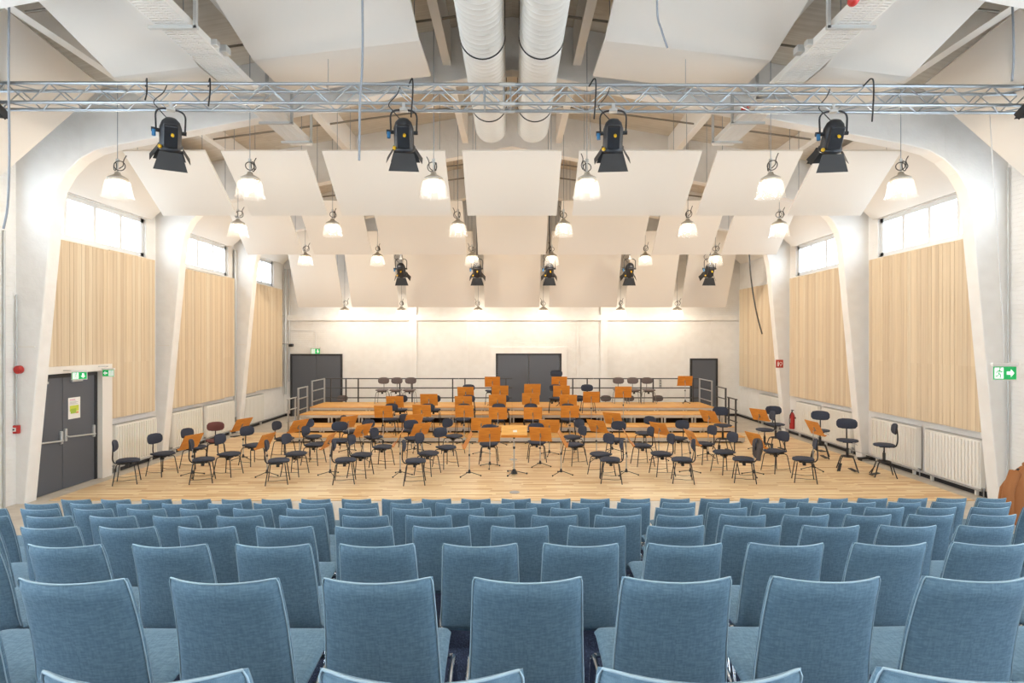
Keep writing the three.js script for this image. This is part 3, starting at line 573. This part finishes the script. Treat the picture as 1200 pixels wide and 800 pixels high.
// high swivel chairs with footrests
const highProto = (() => {
  const t = new THREE.Group(); t.name = 'high_swivel_chair';
  mesh('seat', muv(warp(pad(0.46, 0.06, 0.42, 3), (v) => { v.y -= 0.01 * Math.max(0, v.z / 0.2) ** 2; })).translate(0, 0.7, 0), m.chairBlack, t);
  mesh('backrest', muv(warp(pad(0.44, 0.24, 0.05, 3.4), (v) => { v.z += 0.8 * v.x * v.x - 0.12 * v.y; })).translate(0, 1.06, -0.22), m.chairBlack, t);
  mesh('back_stem', tube([[0, 0.66, -0.05], [0, 0.66, -0.2], [0, 0.74, -0.25], [0, 0.9, -0.26], [0, 1.05, -0.245]], 0.016, 12, 6), m.black, t);
  mesh('gas_lift', join([bar([0, 0.3, 0], [0, 0.52, 0], 0.03, 12), bar([0, 0.5, 0], [0, 0.67, 0], 0.018, 10), box(0.2, 0.03, 0.2, 0, 0.665, 0)]), m.black, t);
  mesh('height_lever', tube([[0.05, 0.65, 0.02], [0.16, 0.63, 0.04], [0.2, 0.6, 0.05]], 0.008, 8, 5), m.steel, t);
  mesh('base_ring', new THREE.TorusGeometry(0.13, 0.013, 6, 24).rotateX(Math.PI / 2).translate(0, 0.33, 0), m.leg, t);
  for (let k = 0; k < 4; k++) { const g = pipe([[0, 0.33, 0.04], [0, 0.33, 0.17], [0, 0, 0.3]], 0.013, 0.06); g.rotateY(Math.PI / 4 + k * Math.PI / 2); mesh('leg', g, m.leg, t); }
  mesh('footrest', join([rbox(0.1, 0.016, 0.22, 0.006).rotateX(0.15).rotateY(0.6).translate(0.1, 0.06, 0.2), rbox(0.07, 0.016, 0.2, 0.006).rotateX(1.0).rotateY(-0.4).translate(-0.17, 0.1, 0.2)]), m.black, t);
  return t;
})();
[[847, 16.35, 0.0, 'black high swivel chair beside the low side railing'], [909, 16.55, -0.1, 'black high swivel chair in front of the third portal frame'], [896, 15.55, -1.7, 'black high swivel chair turned sideways near the tilted music stand by the railing'], [961, 15.4, -0.5, 'black high swivel chair behind the music stand with side tray'], [993, 13.85, -0.45, 'black high swivel chair with its feet plates, by the portal frame'], [1036, 13.25, -1.95, 'black high swivel chair seen in profile before the radiator']].forEach(([px, Z, th, lab]) => { copy(highProto, lab, [wx(px, Z), 0.012, -Z], th, 'high swivel chairs').userData.category = 'chair'; });
{ const t = copy(highProto, 'tall dark swivel chair on the top tier in front of the wide double door', [wx(652.5, 21.4), 0.783, -21.4], 0, 'high swivel chairs'); t.userData.category = 'chair'; }

// ------------------------------------------------------------------ music stands
const standGeo = {
  board: muv(rbox(0.53, 0.36, 0.014, 0.004)),
  edge: join([box(0.53, 0.02, 0.05, 0, -0.185, 0.02)]),
  clamp: join([box(0.03, 0.1, 0.012, 0, -0.03, -0.012), bar([0, -0.06, -0.05], [0, -0.06, 0], 0.013, 8)]),
  hub: new THREE.CylinderGeometry(0.018, 0.035, 0.08, 10),
  legs: [0, 1, 2].map((k) => bar([0, 0.09, 0], [0, 0.02, 0.26], 0.008, 6).rotateY(k * 2.094)),
  feet: [0, 1, 2].map((k) => new THREE.SphereGeometry(0.018, 8, 6).translate(0, 0.016, 0.265).rotateY(k * 2.094)),
};
function musicStand(px, py, Z, th, label, group, tilt = 0.42, base) {
  const x = wx(px, Z), y0 = base ?? levelAt(Z), H = wy(py, Z) - y0;
  const t = thing('music_stand', label, 'music stand', [x, y0, -Z], th, group);
  const b = mesh('desk', standGeo.board, m.stand, t); b.position.set(0, H, 0.03); b.rotation.x = -tilt;
  mesh('ledge', standGeo.edge, m.stand, b);
  mesh('clamp', standGeo.clamp, m.greyLeg, b);
  const ph = H - 0.06;
  mesh('pole', join([bar([0, 0.1, 0], [0, ph * 0.62, 0], 0.012, 8), bar([0, ph * 0.6, 0], [0, ph, 0], 0.008, 8)]), m.steel, t);
  mesh('height_knob', join([new THREE.CylinderGeometry(0.018, 0.018, 0.05, 8).translate(0, ph * 0.62, 0), bar([0, ph * 0.62, 0], [0.04, ph * 0.62, 0], 0.008, 6)]), m.black, t);
  const h = mesh('hub', standGeo.hub, m.black, t); h.position.y = 0.1;
  const r = rnd() * 2, small = y0 > 0.1 ? 0.6 : 1;
  for (let k = 0; k < 3; k++) { const l = mesh('leg', standGeo.legs[k], m.leg, t); l.rotation.y = r; l.scale.set(small, 1, small); const f = mesh('rubber_foot', standGeo.feet[k], m.black, l); }
  return t;
}
const outward = (px, Z) => { const x = wx(px, Z); return Math.atan2(x, -(Z - 12.6)); };
const D = Math.PI / 180;
[[225.6, 517, 13.23], [313, 516, 13.3], [387, 516, 13.33], [469, 512.5, 13.33], [550, 515, 13.3]].forEach(([px, py, Z], i) => musicStand(px, py, Z, -[106, 100, 92, 84, 82][i] * D, 'wooden music stand in the stand row nearest the blue seats, exit door side', 'front music stands', 0.5));
[[657.5, 513, 13.4], [734, 512, 13.4], [809, 512, 13.46], [883.7, 515, 13.3]].forEach(([px, py, Z], i) => musicStand(px, py, Z, [82, 86, 96, 104][i] * D, 'wooden music stand in the stand row nearest the blue seats, fire extinguisher side', 'front music stands', 0.5));
[[351, 498.7, 15], [425.6, 504, 14.9], [494, 502.5, 14.9]].forEach(([px, py, Z]) => musicStand(px, py, Z, outward(px, Z), 'wooden music stand in the second stand row, exit door side', 'second row music stands', 0.55));
[[408.7, 494, 16.1], [485.6, 492, 16.2]].forEach(([px, py, Z]) => musicStand(px, py, Z, outward(px, Z), 'wooden music stand in the third stand row, exit door side', 'third row music stands', 0.5));
[[699, 499, 14.9], [772, 502, 15.1], [830, 487.5, 15.5]].forEach(([px, py, Z]) => musicStand(px, py, Z, outward(px, Z) , 'wooden music stand in the second stand row, fire extinguisher side', 'second row music stands', 0.55));
[[889, 485.6, 16.5]].forEach(([px, py, Z]) => musicStand(px, py, Z, outward(px, Z), 'wooden music stand in the third stand row, fire extinguisher side', 'third row music stands', 0.5));
{ const t = musicStand(953, 501, 13.9, outward(953, 13.9) - 0.1, 'wooden music stand with a small black side tray, near the high swivel chair', 'second row music stands', 0.5);
  mesh('side_tray', join([rbox(0.2, 0.02, 0.14, 0.008, -0.3, 0.5, 0), bar([0, 0.5, 0], [-0.24, 0.5, 0], 0.01, 6)]), m.black, t); }
musicStand(564, 496.7, 15.7, Math.PI + 0.12, 'wooden music stand between conductor stand and lowest tier, exit door side', 'stands of the front desks', 0.35);
musicStand(643.7, 499, 15.7, Math.PI - 0.1, 'wooden music stand between conductor stand and lowest tier, fire extinguisher side', 'stands of the front desks', 0.35);
musicStand(574, 509, 14.2, Math.PI + 0.22, 'wooden music stand beside the conductor stand, exit door side', 'stands of the front desks', 0.35);
musicStand(633, 508.5, 14.3, Math.PI - 0.3, 'wooden music stand beside the conductor stand, fire extinguisher side', 'stands of the front desks', 0.38);
for (const [px, py] of [[449, 482], [494, 481], [544, 481.5], [583.5, 484], [624.5, 484], [668, 482]]) musicStand(px, py, 17.28, Math.PI, 'wooden music stand on the parquet right before the lowest tier', 'stands before the lowest tier', 0.3);
for (const [px, py] of [[462.5, 470.5], [502.5, 468], [543, 470.5], [583, 469], [622, 467], [666, 469]]) musicStand(px, py, 18.23, Math.PI, 'wooden music stand standing on the lowest platform tier', 'stands on the lowest tier', 0.3);
for (const [px, py] of [[545.5, 459.5], [586, 458], [624, 456], [658, 458], [693, 465], [730.5, 459]]) musicStand(px, py, 19.08, Math.PI + (rnd() - 0.5) * 0.2, 'wooden music stand standing on the second platform tier', 'stands on the second tier', 0.3);
musicStand(577, 447, 20.7, Math.PI, 'wooden music stand on the top tier at the railing end', 'stands on the top tier', 0.3);
musicStand(655.5, 447, 20.55, Math.PI, 'wooden music stand on the top tier before the tall swivel chair', 'stands on the top tier', 0.3);
musicStand(803, 446, 21.3, Math.PI, 'single wooden music stand on the top tier near the narrow door', 'stands on the top tier', 0.3);
{ const tray = (t, s) => mesh('side_tray', join([rbox(0.2, 0.02, 0.14, 0.008, s * 0.2, 0.62, 0.06), bar([0, 0.62, 0], [s * 0.14, 0.62, 0.05], 0.01, 6)]), m.black, t);
  tray(musicStand(285, 497, 15.1, outward(285, 15.1), 'wooden music stand with black side tray in front of a radiator, exit door wall', 'second row music stands', 0.55), 1);
  tray(musicStand(717.5, 490, 16.2, outward(717.5, 16.2), 'wooden music stand with black side tray in the third stand row', 'third row music stands', 0.5), 1);
  const p = thing('foot_board', 'flat black foot board lying on the floor at the portal column', 'foot rest', [wx(1010, 15.25), 0, -15.1], 0.3);
  mesh('plate', rbox(0.42, 0.04, 0.12, 0.01, 0, 0.06, 0), m.black, p); for (const q of [-0.17, 0.17]) mesh('foot', box(0.03, 0.045, 0.1, q, 0.0225, 0), m.black, p);
  const j = thing('dark_jacket', 'dark jacket slung over the back of an orchestra chair', 'jacket', [wx(872, 12.77), 0.012, -12.77], -1.83);
  mesh('body', muv(warp(pad(0.44, 0.42, 0.15, 2.6, 24, 16), (v) => { v.z += 0.025 * Math.sin(v.x * 26 + v.y * 8) - 0.06 * v.y; v.x *= 1 - 0.5 * v.y; })).translate(0, 0.72, -0.27), m.darkJacket, j);
  mesh('sleeve', muv(tube([[0.17, 0.84, -0.26], [0.22, 0.7, -0.27], [0.2, 0.5, -0.26]], 0.045, 10, 8)), m.darkJacket, j); }
// conductor's stand
{
  const Z = 13.45, t = thing('conductor_stand', 'wide flat conductor stand with light wooden desk at the orchestra centre', 'music stand', [wx(602.5, Z), 0.012, -Z]);
  const H = wy(505, Z);
  const d = new THREE.Group(); d.name = 'desk'; d.position.set(0, H, 0); d.rotation.x = 0.42; t.add(d);
  mesh('top', muv(rbox(0.58, 0.016, 0.42, 0.004)), m.lightWood, d);
  mesh('front_lip', muv(rbox(0.58, 0.06, 0.016, 0.004, 0, -0.01, 0.21)), m.stand, d);
  mesh('paper', box(0.09, 0.003, 0.08, 0.02, 0.011, 0.04), m.white, d);
  mesh('pole', join([bar([0, 0.1, 0], [0, 0.6, 0], 0.016, 10), bar([0, 0.58, 0], [0, H - 0.01, 0], 0.011, 10)]), m.steel, t);
  mesh('knob', join([new THREE.CylinderGeometry(0.026, 0.026, 0.05, 10).translate(0, 0.6, 0), new THREE.CylinderGeometry(0.022, 0.022, 0.04, 10).translate(0, 0.82, 0)]), m.black, t);
  mesh('hub', new THREE.CylinderGeometry(0.03, 0.08, 0.1, 14).translate(0, 0.07, 0), m.black, t);
  for (let k = 0; k < 3; k++) { const l = mesh('leg', bar([0, 0.08, 0], [0, 0.02, 0.28], 0.009, 6).rotateY(Math.PI / 2 + k * 2.094), m.leg, t); mesh('rubber_foot', new THREE.SphereGeometry(0.022, 8, 6).translate(0, 0.02, 0.285).rotateY(Math.PI / 2 + k * 2.094), m.black, l); }
}
// floor boxes
for (const [px, py, lab] of [[603, 577.5, 'round steel floor socket before the conductor stand'], [601.5, 539, 'round steel floor socket behind the conductor stand']]) { const Z = 2100 / (py - 400), o = tag(mesh('floor_socket', join([new THREE.CylinderGeometry(0.1, 0.1, 0.006, 28), new THREE.TorusGeometry(0.09, 0.005, 5, 28).rotateX(Math.PI / 2).translate(0, 0.003, 0), box(0.06, 0.004, 0.03, 0, 0.004, 0)]), m.steel), lab, 'floor socket'); o.position.set(wx(px, Z), 0.016, -Z); }

// ------------------------------------------------------------------ audience seating
const ZT = (n) => 7.9 - 0.967 * n, STEP = 0.2083;
{
  const t = thing('seating_tribune', 'stepped seating tribune covered in speckled navy carpet', 'tribune');
  for (let n = 1; n <= 9; n++) mesh('tier', muv(span(-6.75, 6.9, n * STEP - 0.2083, n * STEP, -(ZT(n) + 0.74), n === 9 ? 4.5 : -(ZT(n + 1) + 0.74) + 0.3)), m.carpet, t);
  mesh('tier_base', muv(span(-6.7, 6.85, 0, 0.2, -7.5, 4.4)), m.carpet, t);
}
const W = 0.385;
function shellGeo(path, thick, width, bow) {
  // path: [z, y] centre line; thickness across it; width(y-parameter) and bow give the plan curve
  const curve = new THREE.CatmullRomCurve3(path.map(([z, y]) => V(0, y, z))), N = 18, K = 14, pts = [], tan = [];
  for (let i = 0; i <= N; i++) { pts.push(curve.getPoint(i / N)); tan.push(curve.getTangent(i / N)); }
  const xs = []; for (let k = 0; k <= K; k++) { const a = k / K * 2 - 1; xs.push(Math.sin(a * Math.PI / 2) * 0.55 + a * 0.45); }
  const ring = [];
  for (let i = 0; i <= N; i++) ring.push([i, 1]); for (let i = N; i >= 0; i--) ring.push([i, -1]);
  const pos = [], uv = [], idx = [], C = ring.length;
  xs.forEach((u) => ring.forEach(([i, s]) => {
    const q = i / N, e = Math.pow(Math.max(0, 1 - Math.abs(u) ** 10), 0.5) * 0.75 + 0.25, cap = Math.pow(Math.max(0, 1 - Math.abs(2 * q - 1) ** 14), 0.5) * 0.75 + 0.25, h = thick / 2 * e * cap * s;
    const n = V(0, -tan[i].z, tan[i].y), x = u * width(q) / 2, c = (1 - u * u) * bow(q);
    pos.push(x, pts[i].y - n.y * h, pts[i].z - n.z * h + c); uv.push(x, q * 0.55);
  }));
  for (let k = 0; k < K; k++) for (let j = 0; j < C; j++) { const a = k * C + j, b = k * C + (j + 1) % C, c = a + C, d = b + C; idx.push(a, c, b, b, c, d); }
  for (const [k, f] of [[0, 1], [K, -1]]) for (let j = 0; j < N; j++) { const a = k * C + j, b = a + 1, c = k * C + C - 1 - j, d = c - 1; f > 0 ? idx.push(a, b, c, b, d, c) : idx.push(a, c, b, b, c, d); }
  const g = new THREE.BufferGeometry(); g.setAttribute('position', new THREE.Float32BufferAttribute(pos, 3)); g.setAttribute('uv', new THREE.Float32BufferAttribute(uv, 2)); g.setIndex(idx); g.computeVertexNormals();
  g.userData.at = (u, i) => { const q = i / N, p = curve.getPoint(q), tg = curve.getTangent(q), e = Math.pow(Math.max(0, 1 - Math.abs(u) ** 10), 0.5) * 0.75 + 0.25, cap = Math.pow(Math.max(0, 1 - Math.abs(2 * q - 1) ** 14), 0.5) * 0.75 + 0.25, h = thick / 2 * e * cap; return [u * width(q) / 2, p.y + Math.abs(tg.z) * h, p.z + Math.abs(tg.y) * h + (1 - u * u) * bow(q)]; };
  return g;
}
const audience = (() => {
  const t = new THREE.Group(); t.name = 'audience_chair';
  const wB = (q) => W + 0.04 * Math.min(1, q * 1.3), bw = (q) => 0.06 * (1 - 0.6 * q);
  const backGeo = shellGeo([[0.30, 0.924], [0.262, 0.82], [0.228, 0.70], [0.203, 0.58], [0.188, 0.49], [0.17, 0.44]], 0.042, wB, bw); mesh('backrest', backGeo, m.fabric, t);
  mesh('seat', shellGeo([[0.175, 0.445], [0.12, 0.432], [0.0, 0.44], [-0.14, 0.455], [-0.24, 0.458], [-0.285, 0.44]], 0.05, (q) => 0.425 - 0.01 * q, (q) => 0.018 * (1 - q)), m.fabric, t);
  // pale tube round the back rim: window light on the edge, put into its colour
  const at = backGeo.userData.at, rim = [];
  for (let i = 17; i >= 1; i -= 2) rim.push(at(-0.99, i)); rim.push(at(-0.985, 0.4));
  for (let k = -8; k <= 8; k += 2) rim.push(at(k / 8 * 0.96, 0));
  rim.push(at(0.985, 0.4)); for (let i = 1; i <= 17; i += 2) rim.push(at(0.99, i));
  mesh('lit_rim', tube(rim, 0.0032, 70, 4), m.lit_rim, t);
  for (const s of [-1, 1]) mesh('leg_frame', pipe([[s * 0.17, 0.41, 0.12], [s * 0.225, 0.41, 0.12], [s * 0.235, 0.01, 0.27], [s * 0.235, 0.01, 0.2], [s * 0.228, 0.405, 0.02], [s * 0.228, 0.41, -0.18], [s * 0.235, 0.01, -0.27]], 0.011, 0.05, 6), m.chrome, t);
  mesh('cross_tube', join([bar([-0.225, 0.405, 0.1], [0.225, 0.405, 0.1], 0.011, 8), bar([-0.225, 0.405, -0.16], [0.225, 0.405, -0.16], 0.011, 8)]), m.chrome, t);
  mesh('row_link', join([bar([-0.262, 0.34, 0.05], [-0.226, 0.34, 0.05], 0.008), bar([0.226, 0.34, 0.03], [0.262, 0.34, 0.03], 0.008)]), m.blackMetal, t);
  return t;
})();
const rowWord = ['front row, nearest the parquet', 'second row from the parquet', 'third row from the parquet', 'fourth row from the parquet', 'fifth row from the parquet', 'sixth row from the parquet', 'seventh row from the parquet', 'eighth row from the parquet'];
const nth = (k) => k + (k % 10 === 1 && k !== 11 ? 'st' : k % 10 === 2 && k !== 12 ? 'nd' : k % 10 === 3 && k !== 13 ? 'rd' : 'th');
for (let n = 0; n < 8; n++) {
  const first = n % 2 ? -5.439 : -5.746, count = n % 2 ? 22 : 24;
  for (let k = 0; k < count; k++) {
    const x = first + 0.527 * k;
    if (Math.abs(x) - 0.3 > 0.857 * (ZT(n) + 0.65)) continue;
    copy(audience, n < 2 ? `blue upholstered audience chair, ${nth(k + 1)} from the exit door end, ${n ? 'second' : 'front'} row at parquet` : `blue upholstered audience chair in the ${rowWord[n]}`, [x, n * STEP, -(ZT(n) + 0.3) - 0.006 * x], (rnd() - 0.5) * 0.04, `audience chairs, ${rowWord[n]}`).userData.category = 'chair';
  }
}

// brown jacket over a guard rail beside the seats
{
  const X = 7.38, Z = 8.9;
  const r = thing('tribune_railing', 'slim black guard rail beside the blue seats, under the brown jacket', 'railing', [X + 0.42, 0, -Z]);
  for (const q of [-0.25, 0.35]) mesh('post', bar([q, 0, 0], [q, 1.08, 0], 0.018), m.blackMetal, r);
  mesh('rail', bar([-0.27, 1.09, 0], [0.6, 1.09, 0], 0.02), m.blackMetal, r);
  const prof = []; const g = new THREE.CylinderGeometry(1, 1, 1, 40, 24, true);
  warp(g, (v) => {
    const k = 0.5 - v.y, a = Math.atan2(v.z, v.x), fold = 1 + 0.07 * Math.sin(a * 9 + k * 4) * k + 0.04 * Math.sin(a * 5 + 1.3);
    const sh = Math.min(1, Math.pow(k * 2.4, 0.55));
    v.set(Math.cos(a) * (0.05 + 0.34 * sh + 0.12 * k) * fold, 1.47 - 0.86 * k, Math.sin(a) * (0.04 + 0.12 * sh + 0.06 * k) * fold);
  });
  const j = thing('brown_jacket', 'brown corduroy jacket hung over the rail beside the seats', 'jacket', [X + 0.36, -0.3, -Z]);
  mesh('body', muv(g), m.jacket, j);
  for (const q of [-1, 1]) mesh('sleeve', muv(tube([[q * 0.26, 1.36, 0.02], [q * 0.4, 1.12, 0.08], [q * 0.44, 0.9, 0.1], [q * 0.42, 0.72, 0.1]], 0.075, 14, 10)), m.jacket, j);
  mesh('collar', new THREE.TorusGeometry(0.09, 0.035, 8, 20, Math.PI * 1.4).rotateX(Math.PI / 2).translate(0, 1.46, 0.02), m.jacket, j);
  mesh('lining', muv(rbox(0.16, 0.2, 0.03, 0.01, -0.1, 0.62, 0.15)), m.crimson, j);
}

// ------------------------------------------------------------------ signs, alarms, small fittings
function canvasTex(w, h, draw) { const c = document.createElement('canvas'); c.width = w; c.height = h; draw(c.getContext('2d'), w, h); const t = new THREE.CanvasTexture(c); t.colorSpace = THREE.SRGBColorSpace; return t; }
function runner(g, x, y, s) {
  g.save(); g.translate(x, y); g.scale(s, s); g.lineCap = 'round'; g.lineJoin = 'round'; g.lineWidth = 9;
  g.beginPath(); g.arc(8, -42, 8, 0, 7); g.fill();
  g.beginPath(); g.moveTo(4, -30); g.lineTo(-4, 0); g.lineTo(14, 14); g.lineTo(10, 38); g.moveTo(-4, 0); g.lineTo(-12, 20); g.lineTo(-34, 26); g.moveTo(4, -28); g.lineTo(-18, -20); g.lineTo(-26, -4); g.moveTo(4, -28); g.lineTo(18, -12); g.lineTo(32, -16); g.stroke(); g.restore();
}
function exitTex(dir, flip) {
  return canvasTex(256, 128, (g, w, h) => {
    g.fillStyle = '#0a9a50'; g.fillRect(0, 0, w, h);
    const px = flip ? 128 : 0; g.fillStyle = '#fff'; g.fillRect(px + 14, 10, 100, 108); g.fillStyle = '#0a9a50'; g.strokeStyle = '#0a9a50'; runner(g, px + 66, 66, 1.1);
    g.fillStyle = g.strokeStyle = '#fff'; const ax = (flip ? 0 : 128) + 64; g.save(); g.translate(ax, 64); g.rotate(dir); g.beginPath(); g.moveTo(42, 0); g.lineTo(4, -40); g.lineTo(4, -16); g.lineTo(-42, -16); g.lineTo(-42, 16); g.lineTo(4, 16); g.lineTo(4, 40); g.closePath(); g.fill(); g.restore();
  });
}
function exitSign(pos, w, turn, dir, flip, label, wire) {
  const t = thing('exit_sign', label, 'exit sign', pos, turn), h = w * 0.56;
  const tx = exitTex(dir, flip), mt = M({ map: tx, emissive: 0xffffff, emissiveMap: tx, emissiveIntensity: 1.3, roughness: 0.4 });
  mesh('housing', join([rbox(w * 1.12, w * 0.14, 0.06, 0.008, 0, h / 2 + w * 0.1, 0), box(w * 1.08, h * 1.18, 0.012, 0, 0, 0)]), m.white, t);
  const f = mesh('sign_face', new THREE.PlaneGeometry(w, h), mt, t); f.position.z = 0.009;
  if (wire) mesh('suspension', wire, m.whiteCable, t);
}
{ const Z = 9.9, x = wx(1177, Z), y = wy(437, Z);
  exitSign([x, y, -Z], 0.38, 0, 0, false, 'hanging green exit sign with running man and arrow pointing right', tube([[0, 0.15, 0], [-0.02, 0.9, 0], [-0.05, 1.2, 0], [-0.12, 2.4, 0], [-0.3, roofY(7.86) - y, 0]], 0.008, 24, 5)); }
exitSign([wx(80, 11.6) , wy(441, 11.6), -11.9], 0.24, 0.5, Math.PI / 2, false, 'small green exit sign mounted over the grey side exit door', bar([0, 0.1, 0], [-0.38, 0.1, -0.3], 0.012));
exitSign([wx(127, 12.95), wy(437, 12.95), -12.95], 0.24, 0, Math.PI, true, 'small green exit sign with arrow on the timber lining by the exit door', bar([0, 0.145, 0], [-0.28, 0.145, -0.02], 0.012));
exitSign([wx(369, 23.9), wy(411.5, 23.9), -23.98], 0.36, 0, Math.PI / 2, false, 'green exit sign on the end wall above the corner double door', pipe([[0, 0.14, 0], [0, 0.82, 0], [-1.25, 0.85, 0]], 0.012));
// fire point sign
{ const tx = canvasTex(128, 128, (g) => { g.fillStyle = '#b8362c'; g.fillRect(0, 0, 128, 128); g.strokeStyle = g.fillStyle = '#fff'; g.lineWidth = 8; g.fillRect(24, 40, 26, 68); g.fillRect(31, 22, 12, 18); g.beginPath(); g.arc(86, 60, 24, 0, 7); g.stroke(); g.fillRect(82, 84, 8, 28); });
  const Z = 19.7, t = thing('fire_point_sign', 'red square fire equipment sign on the portal frame', 'sign', [wx(913, Z), wy(426, Z), -Z + 0.03]);
  mesh('plate', box(0.24, 0.26, 0.01), m.red, t); const f = mesh('sign_print', new THREE.PlaneGeometry(0.22, 0.24), M({ map: tx, roughness: 0.5 }), t); f.position.z = 0.007; }
{ const t = thing('fire_extinguisher', 'red fire extinguisher hanging on the wall by the portal frame', 'extinguisher', [8.98, 0.2, -19.15]);
  mesh('cylinder', new THREE.LatheGeometry([[0.001, 0], [0.07, 0.0], [0.08, 0.02], [0.08, 0.42], [0.05, 0.5], [0.03, 0.53], [0.001, 0.53]].map((p) => new THREE.Vector2(...p)), 20), m.red, t);
  mesh('valve', join([bar([0, 0.53, 0], [0, 0.6, 0], 0.02), box(0.04, 0.02, 0.12, 0, 0.6, 0.03)]), m.black, t);
  mesh('hose', tube([[0, 0.57, 0.02], [-0.06, 0.55, 0.09], [-0.1, 0.35, 0.04], [-0.09, 0.15, 0.03]], 0.011, 14, 6), m.black, t);
  mesh('label', new THREE.CylinderGeometry(0.0815, 0.0815, 0.14, 14, 1, true, 3.6, 1.6).translate(0, 0.27, 0), m.white, t);
  mesh('wall_bracket', box(0.1, 0.05, 0.03, 0.12, 0.35, 0), m.black, t); }
{ const t = thing('fire_alarm_bell', 'round red alarm sounder on the conduit by the exit door', 'alarm', [wx(22, 11.0), wy(433, 11.0), -11.0]);
  mesh('base', new THREE.CylinderGeometry(0.075, 0.075, 0.06, 20).rotateX(Math.PI / 2), m.red, t); mesh('horn', new THREE.CylinderGeometry(0.03, 0.055, 0.05, 16).rotateX(Math.PI / 2).translate(0.05, 0.01, 0.05), m.red, t); }
{ const t = thing('fire_call_point', 'small red square fire call point on the portal column', 'alarm', [wx(18, 11.0), wy(503, 11.0), -11.0]);
  mesh('box', rbox(0.15, 0.15, 0.06, 0.01), m.red, t); mesh('glass_plate', box(0.07, 0.07, 0.01, 0, 0, 0.033), m.white, t); mesh('button', new THREE.CylinderGeometry(0.016, 0.016, 0.01, 12).rotateX(Math.PI / 2).translate(0, 0, 0.04), m.black, t); }
{ const tx = canvasTex(128, 160, (g) => { g.fillStyle = '#f4f2ee'; g.fillRect(0, 0, 128, 160); g.fillStyle = '#d98ab0'; g.fillRect(14, 14, 60, 6); g.fillStyle = '#c9d24a'; g.fillRect(16, 60, 96, 44); g.fillStyle = '#9db83c'; g.fillRect(24, 84, 60, 36); g.fillStyle = '#e0a060'; g.fillRect(84, 108, 26, 14); g.fillStyle = '#8a8a8a'; for (let i = 0; i < 4; i++) g.fillRect(14, 28 + i * 7, 70 + (i % 2) * 20, 2); });
  const o = tag(mesh('notice_sheet', box(0.003, 0.44, 0.34), [M({ map: tx, roughness: 0.7 }), m.white, m.white, m.white, m.white, m.white]), 'white notice sheet with green drawing on the grey exit door', 'notice'); o.position.set(-WX + 0.069, 1.62, -12.42); }
{ const t = thing('security_camera', 'small dark camera on a wall arm above the corner double door', 'camera', [-8.78, 2.85, -23.75]); mesh('body', rbox(0.14, 0.12, 0.22, 0.03), m.blackMetal, t); mesh('arm', bar([-0.37, 0.05, 0.05], [0, 0.05, 0], 0.018), m.steel, t); mesh('lens', new THREE.CylinderGeometry(0.035, 0.04, 0.05, 12).rotateX(Math.PI / 2).translate(0, 0, 0.12), m.black, t); }
{ const t = thing('wall_socket_panel', 'grey socket strip on the end wall between chairs and narrow door', 'socket', [wx(774, 24), wy(449, 24), -24.03]); mesh('housing', rbox(0.1, 0.34, 0.05, 0.01), m.zinc, t); for (const y of [-0.1, 0, 0.1]) mesh('socket', new THREE.CylinderGeometry(0.03, 0.03, 0.012, 12).rotateX(Math.PI / 2).translate(0, y, 0.03), m.greyLeg, t); }
// conduits and columns
const conduit = (pts, r, mat, label) => tag(mesh('conduit_pipe', pipe(pts, r, 0.05, 8), mat), label, 'pipe');
conduit([[-9.14, 0, -10.75], [-9.14, 5.0, -10.75]], 0.02, m.zinc, 'grey conduit running up beside the portal column at the exit door');
conduit([[wx(18, 10.98), wy(503, 10.98), -11.0], [wx(18, 10.98), wy(345, 10.98), -11.0]], 0.014, m.zinc, 'thin conduit feeding the red call point');
conduit([[9.12, 0, -10.98], [9.12, 6.2, -10.98]], 0.016, m.zinc, 'steel pipe running up behind the hanging exit sign');
conduit([[-9.1, 0.35, -19.64], [-9.1, 6.0, -19.64]], 0.05, m.zinc, 'thick grey downpipe before the third portal frame');
conduit([[-9.05, 0.9, -23.85], [-9.05, 5.9, -23.85]], 0.05, m.zinc, 'grey pipe bundle in the corner by the double door');
conduit([[-8.93, 1.4, -23.92], [-8.93, 5.9, -23.92]], 0.03, m.zinc, 'thin grey pipe in the corner by the double door');
for (const [Z, i] of [[11.05, 0], [15.38, 1], [19.71, 2]]) tag(mesh('earthing_bar', box(0.3, 0.03, 0.03, -8.95, 2.9, -Z + 0.03), m.trim), `small white bar on the face of the ${['portal column at the exit door', 'portal column past the exit door', 'rear portal column'][i]}`, 'bracket');
tag(mesh('cable_junction', rbox(0.12, 0.16, 0.08, 0.01, -9.1, 0.45, -19.57), m.greyLeg), 'grey junction box low on the downpipe', 'junction box');

renderer.render(scene, camera);
